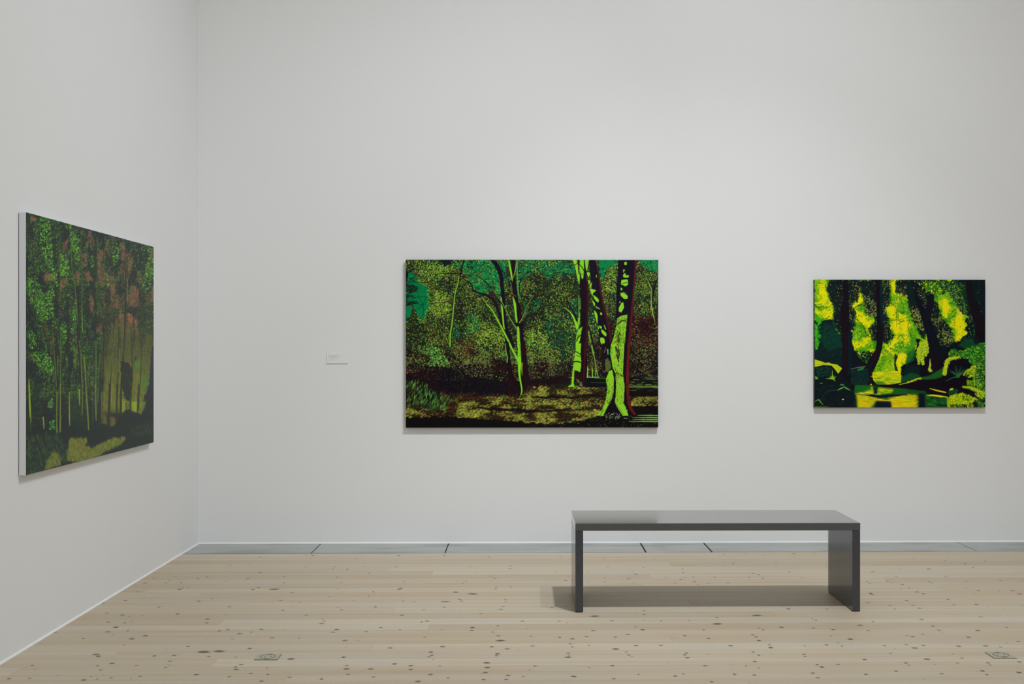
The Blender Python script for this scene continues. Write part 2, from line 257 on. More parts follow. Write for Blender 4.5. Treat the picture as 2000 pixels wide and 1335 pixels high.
    c.dabs(190, c.mask([(92, 430), (170, 440), (250, 480), (270, 530), (180, 570), (92, 570)], soft=1), [(20, 12, 20), (30, 12, 20), (12, 24, 26)], (.6, 1.8), (.25, .5), (-40, 40)); c.dabs(60, c.mask([(92, 590), (150, 590), (230, 610), (210, 650), (92, 640)]), [(16, 20, 24)], (.5, 1.4), (.3, .5), (-50, 50))
    c.dabs(120, c.mask([(92, 715), (170, 690), (262, 685), (268, 715), (190, 735), (92, 765)]), [(28, 10, 20), (20, 12, 20)], (.7, 1.6), (.3, .5), (-40, 30))
    edge = np.clip(c.blur(skyA, 2.5) * 4, 0, 1) * np.clip(4 - c.blur(skyA, 2.5) * 4, 0, 1); c.dabs(520, edge * (c.X > 815), [(122, 176, 48), (92, 140, 44), (30, 40, 22), (150, 190, 60), (20, 30, 24)], (.5, 1.1), (.45, .8), (0, 180)); c.dabs(60, skyA, [(14, 40, 34), (8, 70, 44)], (.4, 1.2), (.2, .5), (0, 180))
    c.fill([(92, 260), (130, 280), (110, 420), (92, 440)], (14, 14, 22), rough=1.5, cell=2); c.fill([(570, 90), (760, 90), (740, 170), (660, 200), (600, 130)], (8, 26, 30), rough=4, cell=4)
    # thin tree at the left
    c.line([(930, 90), (885, 280), (855, 430), (815, 560), (790, 700), (775, 860), (770, 1000), (745, 1150), (735, 1335)], [22, 24, 30, 34, 34], (22, 16, 20))
    c.line([(862, 330), (845, 440), (808, 560), (792, 690), (775, 860), (763, 1000), (738, 1150), (730, 1340)], [10, 15, 16, 20, 20], (122, 176, 44))
    c.line([(880, 280), (700, 290), (560, 295), (460, 390), (360, 420), (130, 412)], [16, 5], (28, 18, 18)); c.line([(800, 560), (760, 660), (640, 712), (480, 712)], [10, 5], (38, 14, 18))
    c.line([(810, 600), (880, 525), (960, 512), (1050, 512)], [10, 4], (24, 20, 20)); c.line([(880, 503), (1040, 495)], [4, 5], (130, 170, 60))
    # forked tree
    bk = (22, 12, 24)
    c.line([(882, 320), (960, 390), (1040, 440), (1065, 520), (1150, 570), (1250, 600), (1370, 690), (1430, 820), (1480, 980), (1560, 1130), (1640, 1335)], [14, 18, 24, 40, 50, 66], bk)
    c.line([(1070, 640), (1180, 610), (1260, 605)], [6, 12], bk); c.line([(1250, 590), (1340, 600), (1400, 610)], [14, 8], bk); c.line([(1090, 545), (1120, 640)], [8, 4], bk)
    c.fill([(1290, 510), (1360, 560), (1390, 680), (1300, 620)], (56, 18, 24), .8, rough=1)
    c.line([(1340, 85), (1420, 190), (1470, 330), (1485, 480), (1500, 650), (1510, 850), (1540, 1050), (1560, 1345)], [54, 66, 58, 52, 44, 50, 60], (18, 10, 24))
    c.line([(1440, 90), (1500, 260), (1580, 410), (1600, 470), (1560, 620), (1520, 680)], [6, 12, 12, 8, 6], (16, 22, 28))
    c.line([(1470, 640), (1485, 800), (1498, 940), (1510, 1060), (1530, 1100)], [16, 24, 22, 18, 4], (128, 196, 40))
    c.line([(1150, 330), (1280, 450), (1400, 610), (1490, 740), (1600, 940), (1690, 1040)], [8, 14, 16, 18, 24], bk)
    c.line([(1340, 530), (1480, 700), (1560, 860), (1620, 970), (1700, 1090)], [3, 8, 10, 12], (126, 168, 66))
    c.line([(1230, 690), (1340, 820), (1440, 1000), (1530, 1170), (1610, 1340)], [8, 14, 20, 24, 26], (126, 196, 40)); c.line([(1215, 680), (1250, 740), (1230, 860), (1200, 910)], 8, bk)
    c.line([(1220, 880), (1280, 960), (1390, 990), (1440, 1030)], [6, 12], bk)
    c.line([(1640, 85), (1650, 300), (1665, 520), (1705, 740), (1730, 920), (1745, 1060)], [62, 56, 66, 66, 74, 70], (24, 10, 22))
    c.fill([(1540, 180), (1600, 200), (1590, 350), (1540, 330)], (50, 16, 30), .7, rough=2, cell=3)
    c.line([(1578, 88), (1600, 200), (1625, 330), (1635, 400)], [14, 26, 20, 4], ltrunk); c.line([(1700, 90), (1680, 220), (1648, 350)], [6, 10, 5], (150, 176, 66))
    c.line([(1640, 620), (1668, 730), (1682, 860), (1692, 950), (1700, 1010)], [8, 34, 26, 26, 14], ltrunk)
    c.line([(1705, 90), (1705, 300), (1712, 480), (1728, 640), (1728, 700)], [6, 10, 10, 8, 4], (90, 170, 60)); c.line([(1740, 560), (1745, 420), (1820, 310), (1860, 260)], [14, 12, 6], (20, 24, 24))
    c.line([(1755, 430), (1830, 300)], [4, 3], (130, 170, 60))
    c.line([(1720, 1000), (1760, 960), (1800, 880), (1860, 760), (1930, 640)], [22, 14, 12, 8], bk); c.line([(1735, 1000), (1770, 945), (1850, 760), (1925, 630)], [10, 8, 6, 4], (140, 176, 66))
    c.line([(1775, 1050), (1820, 950), (1860, 890), (1935, 855)], [26, 18, 12], bk); c.line([(1690, 1010), (1720, 1030), (1790, 1020)], [30, 50, 30], bk)
    c.line([(1762, 1040), (1765, 1200), (1768, 1345)], [56, 62, 70], (20, 10, 20)); c.line([(1715, 1065), (1722, 1200), (1725, 1345)], [26, 38, 40], ltrunk)
    c.line([(1735, 1080), (1740, 1335)], [6, 5], (150, 120, 50)); c.line([(1600, 560), (1690, 620)], 4, (190, 170, 110))
    c.z(*Z3)
    c.line([(1740, 0), (1755, 200), (1765, 350), (1780, 520), (1790, 740)], [66, 80, 96, 110, 120], (27, 9, 15)); c.line([(1720, 300), (1740, 740)], [40, 50], (20, 7, 14))
    c.line([(1685, 0), (1688, 150), (1690, 290), (1688, 420), (1705, 540), (1722, 640), (1718, 700), (1690, 745)], [34, 40, 46, 30, 20, 18, 14, 4], (122, 206, 34))
    c.line([(1725, 280), (1722, 380), (1728, 460)], [22, 16, 4], (136, 140, 30)); c.line([(1690, 10), (1700, 90), (1695, 180)], [8, 6], (130, 90, 30))
    c.line([(1545, 0), (1600, 110), (1650, 200), (1675, 260)], [24, 24, 24, 30], (122, 200, 40))
    c.line([(1510, 0), (1540, 250), (1570, 480), (1600, 640)], [60, 56, 76, 80], (24, 8, 14), .9); c.line([(1490, 0), (1500, 120), (1520, 200), (1515, 270)], [8, 14, 10], (90, 180, 70))
    # the trunk behind, middle right
    c.z(*Z2)
    c.line([(800, 330), (815, 520), (825, 700), (822, 900), (820, 1100), (812, 1345)], [90, 110, 118, 112, 116, 120], (22, 9, 20))
    c.line([(868, 400), (872, 700), (862, 1000), (850, 1345)], [26, 24, 26, 32], (58, 14, 22))
    c.line([(680, 88), (715, 200), (735, 320), (748, 430)], [50, 46, 40, 10], ltrunk); c.line([(790, 85), (785, 200), (795, 350)], [54, 62, 26], (118, 196, 40))
    c.line([(862, 85), (852, 160), (858, 240)], [56, 46, 14], (122, 190, 40)); c.line([(735, 88), (740, 280)], [26, 10], (40, 12, 20)); c.line([(745, 150), (790, 200), (830, 270)], 12, (26, 12, 20))
    c.line([(680, 170), (730, 130)], 10, (20, 12, 20)); c.line([(740, 290), (800, 298)], 8, (16, 12, 20)); c.line([(820, 88), (840, 260), (870, 330)], [14, 24, 34], (20, 10, 22))
    c.line([(742, 600), (745, 760), (742, 900)], [10, 12, 8], (110, 170, 60)); c.line([(765, 650), (768, 800)], [8, 14], (110, 150, 60), .7); c.line([(755, 860), (752, 930)], 16, (70, 170, 70))
    c.line([(540, 780), (620, 850), (670, 930), (705, 1020), (725, 1090)], [8, 14, 26, 36, 40], (128, 200, 44)); c.line([(560, 620), (600, 740), (670, 850), (710, 960)], [14, 18, 26, 30], (24, 12, 22))
    c.line([(745, 940), (738, 1010), (722, 1070)], [26, 22, 12], ltrunk); c.line([(770, 1080), (745, 1160), (730, 1240), (725, 1345)], [18, 60, 58, 62], ltrunk)
    c.line([(790, 1060), (760, 1130), (740, 1170)], [10, 24, 4], (110, 190, 50)); c.line([(700, 1270), (730, 1215), (775, 1170)], [6, 16, 10], (20, 12, 20)); c.line([(705, 1120), (770, 1040)], [5, 12], (20, 12, 20))
    for x, y in ((738, 1165), (722, 1180), (745, 1290), (715, 1250)): c.line([(x, y), (x + 3, y + 16)], 8, (24, 30, 20))
    c.line([(875, 1040), (900, 1100), (925, 1200), (960, 1345)], [10, 20, 26, 22], (26, 14, 22)); c.line([(880, 1130), (900, 1220), (912, 1300)], [10, 12, 8], (110, 170, 70)); c.line([(1295, 580), (1290, 200), (1270, 90)], [8, 6], (16, 30, 28))
    c.line([(290, 370), (295, 600), (305, 850), (300, 1150)], [5, 8, 8, 6], (14, 22, 24)); c.line([(305, 400), (305, 600)], [3, 3], (90, 150, 70))
    # right twiggy tree
    for q, w in (([(1640, 160), (1720, 320), (1790, 450), (1810, 600), (1800, 760), (1840, 980)], [6, 14, 18, 20, 14]), ([(1895, 170), (1850, 340), (1815, 560)], [5, 10, 12]), ([(1895, 330), (1850, 450), (1815, 640)], [14, 22, 20])):
        c.line(q, w, (16, 16, 20))
    for q, w in (([(1680, 250), (1760, 420), (1798, 520), (1798, 640)], [5, 8, 10, 8]), ([(1885, 200), (1850, 320)], [4, 6]), ([(1795, 640), (1795, 740), (1815, 860), (1848, 980)], [10, 16, 16, 6])): c.line(q, w, (130, 170, 60))
    c.line([(1190, 560), (1180, 900)], 6, (20, 12, 20)); c.line([(1200, 500), (1220, 400), (1260, 400), (1290, 460)], [6, 12, 12], (24, 10, 18))
    # leaning trunk
    L = [(888, 85), (905, 250), (935, 560), (965, 720), (1000, 900), (1025, 1050), (1035, 1200), (1050, 1345)]; Rr = [(1240, 1345), (1215, 1180), (1180, 1000), (1130, 800), (1085, 620), (1045, 360), (985, 85)]
    c.fill(L + Rr, (18, 10, 26), rough=.5, cell=2); c.line([(985, 100), (1035, 350), (1070, 600), (1115, 800), (1165, 1000), (1200, 1180), (1225, 1345)], [10, 20, 30, 34, 36, 40], (66, 16, 24))
    for p in ([(860, 270), (905, 282), (880, 340)], [(878, 378), (908, 400), (890, 445)], [(935, 415), (915, 490), (898, 470)], [(908, 510), (990, 530), (950, 570), (942, 615), (918, 560)],
              [(958, 600), (1028, 660), (1018, 705), (968, 650)], [(935, 670), (978, 720), (965, 755)], [(985, 757), (1052, 800), (1005, 788)], [(965, 825), (1010, 880), (1012, 1005), (985, 930)],
              [(1075, 1095), (1140, 1150), (1130, 1195), (1075, 1140)], [(1050, 1225), (1085, 1212), (1115, 1240), (1115, 1300), (1085, 1320), (1062, 1290)], [(1105, 1020), (1135, 1080), (1125, 1095)], [(1055, 850), (1080, 860), (1075, 885), (1055, 880)],
              [(1050, 1045), (1075, 1055), (1070, 1085), (1050, 1075)], [(1030, 1050), (1045, 1040), (1030, 1090), (1018, 1085)], [(995, 305), (1005, 320), (995, 345)]):
        c.fill(p, ltrunk, smooth=True)
    # the big trunk
    c.fill([(1322, 85), (1305, 300), (1288, 560), (1282, 900), (1278, 1010), (1255, 1110), (1230, 1345), (1480, 1345), (1500, 1100), (1520, 850), (1548, 500), (1572, 250), (1585, 85)], (16, 9, 24))
    c.line([(1570, 85), (1560, 250), (1535, 550), (1510, 850), (1490, 1100), (1470, 1345)], [30, 26, 24, 28, 32, 34], (84, 18, 26))
    for p in ([(1403, 122), (1437, 120), (1440, 160), (1400, 162)], [(1383, 230), (1415, 232), (1390, 278)], [(1385, 300), (1415, 278), (1425, 312), (1465, 308), (1466, 343), (1386, 340)],
              [(1362, 378), (1450, 368), (1462, 440), (1420, 472), (1350, 440)], [(1350, 488), (1380, 515), (1352, 532)], [(1345, 565), (1400, 562), (1452, 612), (1448, 652), (1400, 655), (1350, 605)],
              [(1335, 680), (1350, 692), (1338, 722)], [(1355, 715), (1390, 700), (1396, 780), (1360, 850), (1322, 830), (1325, 780)]):
        c.fill(p, ltrunk, rough=.5, cell=2)
    c.line([(1360, 440), (1410, 420), (1460, 422)], 8, bk); c.line([(1380, 545), (1440, 570)], 6, (120, 120, 130), .6)
    c.fill([(1300, 935), (1350, 900), (1400, 890), (1445, 880), (1440, 980), (1425, 1100), (1402, 1345), (1208, 1345), (1256, 1180), (1288, 1010)], ltrunk, rough=.6, cell=2)
    c.line([(1300, 900), (1350, 880), (1400, 870), (1440, 870)], [26, 20], bk); c.line([(1270, 1060), (1320, 1000), (1380, 965), (1435, 975)], [8, 18, 16], bk)
    c.line([(1340, 1120), (1320, 1220), (1325, 1345)], [10, 34, 22], (54, 60, 24)); c.line([(1390, 1150), (1360, 1250), (1345, 1345)], [8, 14, 8], (90, 130, 30))
    barkm = c.mask([(1300, 935), (1445, 900), (1420, 1345), (1235, 1345)])
    c.dabs(330, barkm, [(40, 50, 22), (150, 160, 50), (100, 120, 30), (70, 90, 26)], (.5, 2.), (.2, .4), (75, 100))
    c.z(*Z4)
    # pale water lines and posts between the trunks
    c.fill([(800, 480), (1110, 480), (1110, 650), (820, 640)], (9, 8, 16), .95); c.fill([(1425, 480), (1850, 480), (1850, 760), (1425, 760)], (12, 8, 16), .9)
    for x, y0, y1, w in ((845, 345, 475, 18), (915, 365, 475, 14), (960, 375, 475, 8), (822, 370, 475, 7)): c.line([(x, y0), (x, y1)], w, (130, 210, 50), .95)
    c.line([(560, 480), (1010, 478)], [8, 10], (140, 200, 80)); c.line([(905, 30), (925, 130), (945, 210), (965, 330), (995, 475)], [18, 18, 10, 12, 12], (110, 170, 66))
    for y, x0, x1, a in ((492, 950, 1110, .8), (552, 890, 1110, .5), (626, 820, 1110, .8), (660, 860, 1110, .5)): c.line([(x0, y), (x1, y + 2)], 6, (90, 140, 50), a)
    for k in range(85):
        y = c.r.choice([488, 510, 545, 578, 600, 612, 640, 665, 690, 712, 735, 752]) + c.r.uniform(-5, 5); x = c.r.uniform(1425, 1800)
        c.line([(x, y), (x + c.r.uniform(20, 110), y + c.r.uniform(-4, 4))], c.r.uniform(3, 8), [(120, 170, 56), (60, 90, 50), (90, 60, 50), (150, 180, 60)][k % 4], .75)
    for y in (602, 618): c.line([(1425, y), (1850, y + 2)], 8, (130, 180, 50), .75)
    # behind trunk, lower part
    c.line([(775, 0), (785, 200), (780, 400), (760, 600)], [100, 110, 120, 110], (26, 8, 18)); c.line([(815, 0), (800, 300), (790, 590)], [22, 20, 16], (60, 14, 20))
    c.fill([(690, 0), (755, 0), (745, 150), (760, 260), (745, 400), (700, 420), (660, 480), (650, 560), (665, 615), (600, 620), (570, 610), (620, 570), (630, 420), (655, 250), (680, 100)], ltrunk, rough=.5, cell=2)
    c.line([(650, 262), (700, 255), (755, 270)], 16, bk); c.line([(680, 115), (740, 150), (760, 175)], 12, bk); c.line([(690, 165), (740, 190)], 8, bk)
    c.fill([(655, 370), (740, 400), (800, 500), (800, 615), (760, 630), (700, 600), (660, 500)], (34, 12, 18), rough=1.5, cell=2)
    c.dabs(40, c.mask([(680, 480), (760, 540), (780, 610), (700, 580)]), [(150, 180, 90), (110, 180, 60), (80, 30, 26)], (.6, 1.5), (.2, .4), (45, 75))
    c.fill([(570, 610), (700, 600), (860, 670), (800, 700), (640, 660), (560, 640)], (110, 170, 44), .8, rough=1.5, cell=2)
    c.z(*M); c.dabs(900, c.mask([(28, 840), (300, 850), (620, 900), (860, 960), (900, 1060), (300, 1060), (28, 960)], soft=1.5), [(40, 16, 18), (28, 12, 20), (20, 22, 24), (58, 22, 20), (26, 34, 22)], (.5, 1.3), (.3, .8), (-110, -50)); c.dabs(110, c.mask([(40, 850), (300, 860), (560, 920), (560, 960), (60, 940)], soft=1.5), [(110, 120, 70), (90, 80, 60)], (.35, .7), (.5, .9))
    c.dabs(160, c.mask([(980, 780), (1260, 800), (1280, 900), (980, 930)], soft=1.5), [(90, 130, 60), (120, 110, 70), (50, 90, 60)], (.4, .8), (.5, .9)); c.put(c.mask([(1140, 920), (1290, 920), (1280, 985), (1100, 985)], soft=1.5) * .8, (24, 10, 14))
    # grass
    c.z(*M)
    g1 = c.mask([(28, 1150), (300, 1090), (430, 1075), (900, 1075), (1000, 1000), (1300, 1000), (1570, 1025), (1570, 1215), (1480, 1230), (1300, 1270), (1150, 1290), (850, 1260), (560, 1240), (300, 1225), (28, 1230)], rough=4, cell=8)
    g2 = c.mask([(1740, 1075), (1965, 1075), (1965, 1145), (1760, 1150)], rough=2)
    c.put(c.mask([(28, 1065), (960, 1065), (1000, 985), (1965, 1040), (1965, 1310), (28, 1310)], rough=3), (16, 8, 10))
    c.put(np.clip(g1 + g2, 0, 1) * .9, (44, 34, 15))
    G = np.clip(g1 + g2, 0, 1); h = c.noise(22, 8)
    c.dabs(3000, G, [(90, 40, 24), (26, 18, 12), (60, 56, 22), (14, 10, 12)], (.9, 2.1), (.2, .4), (-60, 10), field=.3 + h)
    c.dabs(3900, G, [(140, 150, 50), (166, 176, 60), (104, 132, 40), (150, 90, 44), (84, 126, 40), (190, 190, 90)], (.7, 1.8), (.2, .36), (-60, 5), field=np.clip((h - .3) * 2.6, .03, 1) * (1 + .4 * (yy > .9)))
    c.dabs(2200, G, [(160, 176, 50), (190, 200, 80), (120, 160, 44), (176, 120, 60)], (.6, 1.5), (.16, .28), (-50, 0), field=np.clip((h - .42) * 3.5, 0, 1) ** 1.5)
    c.dabs(1300, G, [(18, 12, 12), (40, 20, 14)], (.6, 1.6), (.16, .28), (-50, 0), field=np.clip((.5 - h) * 3.5, 0, 1))
    for q, w in (([(550, 1155), (700, 1170), (900, 1180), (1130, 1190)], [10, 18, 22, 16]), ([(1000, 1075), (1150, 1080), (1350, 1075), (1560, 1070)], [14, 22, 16]), ([(1120, 1185), (1250, 1180), (1380, 1170)], [14, 12, 8]), ([(1130, 1058), (1560, 1052)], [6, 8])):
        c.line(q, w, (16, 10, 14), .8, jit=1.2)
    tall = c.mask([(28, 960), (130, 950), (300, 1060), (420, 1080), (300, 1180), (60, 1150), (28, 1150)], rough=4, cell=10)
    c.put(tall * .85, (14, 20, 14)); c.dabs(420, tall, [(60, 120, 44), (90, 150, 70), (40, 80, 36), (110, 130, 50), (80, 36, 28)], (1.6, 4.2), (.12, .2), (-85, -55), var=.3)
    c.dabs(260, c.mask([(300, 1040), (900, 1055), (980, 985), (1250, 980), (1000, 1010), (900, 1085), (300, 1100)], soft=1), [(70, 24, 26), (50, 60, 30), (96, 40, 28)], (1.5, 3.2), (.12, .2), (-100, -65))
    c.put(c.mask([(28, 1238), (300, 1240), (560, 1250), (800, 1275), (1100, 1300), (1300, 1285), (1480, 1245), (1965, 1190), (1965, 1312), (28, 1312)], rough=2, cell=4) * .93, (12, 8, 10))
    c.put(c.mask([(1770, 1150), (1965, 1145), (1965, 1205), (1790, 1215)], rough=1.5) * .9, (12, 7, 12))
    c.dabs(260, c.mask([(800, 1240), (1950, 1200), (1950, 1305), (1000, 1305)]), [(70, 90, 40), (60, 26, 22), (150, 170, 130), (40, 90, 50)], (.4, 1.1), (.3, .6), (-30, 10))
    # big trunks, lower part
    c.z(*Z4)
    c.fill([(1050, 0), (1170, 0), (1180, 250), (1240, 420), (1250, 700), (1240, 860), (1280, 960), (1420, 1020), (1060, 1010), (1130, 850), (1110, 400), (1070, 250)], (20, 10, 18), rough=.6, cell=2)
    c.fill([(1090, 230), (1130, 210), (1170, 260), (1180, 330), (1140, 400), (1100, 400)], (100, 126, 50), .7, rough=2, cell=2); c.line([(1130, 90), (1135, 150)], [24, 18], (60, 160, 80)); c.line([(1080, 130), (1105, 60)], 8, (130, 90, 80))
    c.fill([(1150, 392), (1195, 372), (1218, 500), (1212, 690), (1185, 800), (1130, 890), (1065, 1020), (985, 1012), (1060, 920), (1100, 820), (1128, 650), (1106, 510)], ltrunk, rough=.6, cell=2)
    c.line([(1030, 1010), (1070, 930)], [6, 10], (30, 20, 18)); c.line([(1140, 850), (1190, 770), (1200, 600)], [20, 10, 4], (60, 60, 28), .7)
    c.fill([(1180, 0), (1366, 0), (1345, 430), (1370, 600), (1358, 850), (1385, 900), (1425, 1020), (1350, 1020), (1300, 960), (1250, 880), (1234, 820), (1252, 600), (1240, 420), (1205, 350), (1168, 150)], ltrunk, rough=.6, cell=2)
    c.fill([(1366, 0), (1440, 0), (1425, 500), (1430, 850), (1525, 1005), (1430, 1025), (1385, 890), (1360, 840), (1372, 600), (1345, 430)], (18, 10, 20))
    c.line([(1432, 0), (1418, 250), (1412, 500), (1420, 760), (1450, 900), (1515, 1000)], [34, 34, 40, 34, 40, 24], (96, 22, 20))
    c.line([(1245, 50), (1270, 130), (1280, 220), (1290, 270)], [20, 46, 30, 6], (46, 26, 26)); c.line([(1280, 30), (1300, 170)], [10, 16], (24, 14, 24))
    c.line([(1235, 415), (1290, 430), (1340, 465)], [14, 18, 16], bk); c.line([(1245, 430), (1240, 560), (1240, 760)], [14, 20, 8], (20, 10, 18))
    lit = c.mask([(1180, 0), (1345, 0), (1365, 850), (1250, 850), (1240, 420), (1180, 200)]) + c.mask([(1125, 500), (1210, 500), (1190, 780), (1100, 850)])
    c.dabs(420, np.clip(lit, 0, 1), [(50, 60, 24), (150, 180, 50), (110, 130, 36), (160, 170, 80), (84, 110, 30)], (.5, 2.2), (.15, .35), (75, 100)); c.dabs(26, lit, [(40, 30, 30)], (.8, 1.6), (.3, .5), (70, 100))
    c.line([(1340, 1008), (1380, 975), (1410, 940)], [10, 16, 8], (150, 190, 60)); c.line([(1270, 950), (1275, 990)], 10, (170, 200, 140)); c.fill([(1240, 840), (1300, 950), (1330, 1010), (1110, 1005), (1150, 870), (1200, 800)], (14, 9, 18), .95, rough=1.2, cell=2)
    c.fill([(1235, 820), (1300, 955), (1352, 1015), (1400, 1010), (1380, 880), (1350, 800)], ltrunk, .0)
    c.line([(1245, 840), (1300, 930), (1355, 1000)], [16, 26, 14], (120, 170, 44))
    c.dabs(60, c.mask([(1100, 980), (1330, 980), (1330, 1060), (1100, 1060)]), [(190, 210, 170), (110, 150, 90)], (.4, 1.), (.4, .7))
    for y, x0 in ((1015, 1545), (1045, 1480), (1073, 1480), (1100, 1430)): c.line([(x0, y), (1700, y), (1850, y + 2)], [5, 14, 13], (120, 190, 44), .95)
    return c


def woodland_river():
    """yellow light on a river between three black trunks, ferns at the right"""
    c = Canvas(1591.5, 545.8, 1925.2, 795.3, 1.5, 9)
    M = (1585, 540, 5.1333); c.z(*M)
    one = np.ones((c.H, c.W)); n1, n2, n3 = c.noise(40), c.noise(16), c.noise(7); yb = (c.Y - 545.8) / 249.5
    yel, lim, gre, dk, tl = (224, 212, 4), (134, 190, 8), (36, 120, 22), (9, 14, 24), (4, 50, 34)
    c.put(one, dk); c.put(np.clip((n1 - .5) * 3, 0, 1) * .7, (6, 30, 26))
    # bright air behind the trees
    air = c.mask([(35, 30), (200, 30), (280, 200), (450, 30), (900, 30), (1060, 230), (1130, 400), (1180, 700), (1160, 780), (1000, 850), (900, 960), (620, 960), (440, 760), (380, 560), (240, 430), (35, 440)], rough=2)
    air = np.clip(air + c.mask([(1170, 30), (1400, 30), (1560, 350), (1560, 560), (1480, 650), (1240, 640), (1200, 330)], rough=5, cell=8), 0, 1)
    c.put(air, (100, 168, 10)); c.put(air * np.clip((n2 - .45) * 4, 0, 1), yel); c.put(air * np.clip((.42 - n2) * 5, 0, 1) * .8, gre)
    c.dabs(2600, air, [(60, 140, 20), (150, 196, 10), (28, 100, 24), (190, 206, 10)], (.6, 1.5), (.4, .8), field=.3 + n3)
    for p in ([(60, 70), (130, 80), (160, 180), (240, 270), (230, 300), (60, 290), (36, 250), (120, 240), (70, 130)], [(60, 360), (210, 300), (235, 330), (215, 420), (130, 420)], [(450, 35), (510, 35), (500, 80), (470, 80)],
              [(505, 150), (520, 250), (420, 300), (430, 240)], [(430, 330), (520, 360), (570, 450), (640, 400), (600, 480), (560, 560), (520, 480), (440, 390)], [(500, 610), (590, 600), (600, 680), (540, 690)],
              [(800, 310), (860, 330), (840, 420), (790, 420)], [(860, 350), (960, 390), (1000, 480), (950, 540), (1000, 620), (940, 700), (930, 780), (880, 850), (900, 930), (870, 900), (870, 800), (930, 700), (930, 560), (900, 450)],
              [(820, 480), (880, 470), (900, 560), (840, 570)], [(830, 590), (900, 590), (940, 650), (860, 650), (820, 720), (800, 660)], [(1320, 230), (1350, 210), (1400, 300), (1370, 330), (1370, 400), (1350, 420), (1320, 380)],
              [(1400, 420), (1500, 390), (1540, 480), (1520, 560), (1490, 600), (1480, 530), (1390, 500)], [(800, 40), (850, 40), (850, 180), (820, 150)]):
        c.fill(p, yel, .93, rough=3, cell=5, soft=.6)
    for p in ([(840, 200), (950, 190), (970, 330), (880, 350), (820, 280)], [(700, 710), (800, 760), (840, 840), (840, 940), (640, 945), (700, 860)], [(440, 440), (540, 520), (560, 600), (420, 660), (410, 540)], [(830, 680), (930, 680), (920, 760), (860, 760)], [(1180, 560), (1400, 560), (1400, 640), (1240, 640)]):
        c.fill(p, (84, 152, 16), .8, rough=4, cell=5, soft=.6); c.dabs(200, c.mask(p, rough=2), [(160, 200, 20), (40, 120, 26), (110, 170, 20)], (.6, 1.3), (.4, .8))
    c.fill([(770, 790), (840, 850), (840, 945), (700, 945)], (140, 184, 8), .9, rough=2, cell=4); c.fill([(815, 560), (770, 690), (740, 620), (790, 540)], (20, 90, 30), .7, rough=3, soft=1)
    c.fill([(470, 760), (640, 740), (640, 800), (560, 880), (400, 860), (400, 740), (460, 740)], (8, 16, 24), .95, rough=3, cell=5)
    c.dabs(2600, air, [(70, 146, 18), (110, 170, 14), (40, 116, 22), (150, 190, 16), (22, 84, 26)], (.5, 1.3), (.4, .8), field=np.clip((.6 - n2) * 3, .04, 1) * (.3 + n3))
    c.dabs(500, air, [(236, 196, 20), (232, 220, 30)], (.6, 1.4), (.4, .8), field=np.clip((n2 - .5) * 3, 0, 1))
    # left green mass
    c.fill([(35, 440), (200, 430), (260, 480), (420, 540), (400, 900), (35, 850)], (6, 28, 30), rough=3, cell=6)
    c.fill([(110, 480), (260, 480), (320, 640), (320, 700), (140, 720), (90, 620)], (4, 58, 38), .7, rough=6, cell=9, soft=2)
    c.dabs(200, c.mask([(60, 440), (330, 450), (340, 800), (60, 800)]), [(8, 70, 44), (6, 40, 34), (10, 20, 28)], (1.5, 4), (.2, .4), (-70, 60), al=.6)
    c.fill([(35, 350), (100, 420), (105, 470), (70, 470), (36, 430)], (56, 160, 16), rough=1, cell=3); c.fill([(35, 460), (60, 480), (70, 560), (105, 590), (70, 610), (75, 700), (40, 745)], (40, 150, 20), rough=2, cell=3)
    c.dabs(90, c.mask([(35, 470), (90, 470), (100, 600), (60, 740), (35, 740)]), [(90, 190, 30), (30, 120, 26)], (.8, 1.5), (.4, .7))
    # right green mass
    rg = c.mask([(1180, 30), (1746, 30), (1746, 700), (1500, 640), (1570, 560), (1560, 400), (1450, 280), (1380, 160), (1260, 170)], rough=6, cell=9)
    c.put(rg, (8, 22, 26)); c.fill([(1290, 60), (1560, 60), (1600, 300), (1500, 330), (1420, 200)], (8, 46, 30), .7, rough=8, soft=2)
    c.dabs(520, rg, [(20, 80, 34), (60, 120, 24), (6, 40, 30), (110, 150, 30)], (.7, 1.5), (.4, .8), field=np.clip(1.5 - (c.X - 1800) / 70, .05, 1.5))
    c.dabs(260, c.mask([(1290, 50), (1450, 60), (1620, 420), (1640, 480), (1500, 440)], rough=4), [(196, 206, 100), (130, 170, 40), (90, 150, 60)], (.5, .95), (.5, .9))
    c.fill([(1640, 480), (1700, 500), (1710, 550), (1650, 570), (1630, 530)], (20, 96, 40), .9, rough=3, cell=4, soft=.8); c.fill([(1480, 690), (1540, 620), (1620, 620), (1660, 700), (1560, 730)], (10, 66, 36), .9, rough=3, soft=1)
    # leaf masses round the trunks
    blob = dict(rough=3.5, cell=4)
    Ls = ([(165, 60), (190, 30), (560, 30), (500, 110), (480, 180), (460, 250), (430, 260), (400, 300), (450, 360), (440, 420), (440, 500), (400, 560), (270, 560), (215, 430), (235, 300), (190, 230), (160, 130)],
          [(500, 30), (790, 30), (790, 260), (740, 330), (770, 420), (800, 560), (830, 600), (770, 670), (620, 640), (580, 520), (640, 460), (640, 400), (560, 390), (540, 330), (530, 230), (500, 150)],
          [(850, 30), (1250, 30), (1260, 120), (1220, 240), (1200, 200), (1130, 150), (1180, 320), (1150, 600), (1120, 620), (1080, 560), (1010, 420), (980, 300), (960, 190), (850, 160)],
          [(1200, 240), (1260, 260), (1300, 380), (1400, 520), (1440, 640), (1380, 700), (1260, 680), (1220, 520)])
    for p in Ls: c.fill(p, (10, 18, 26), .96, **blob)
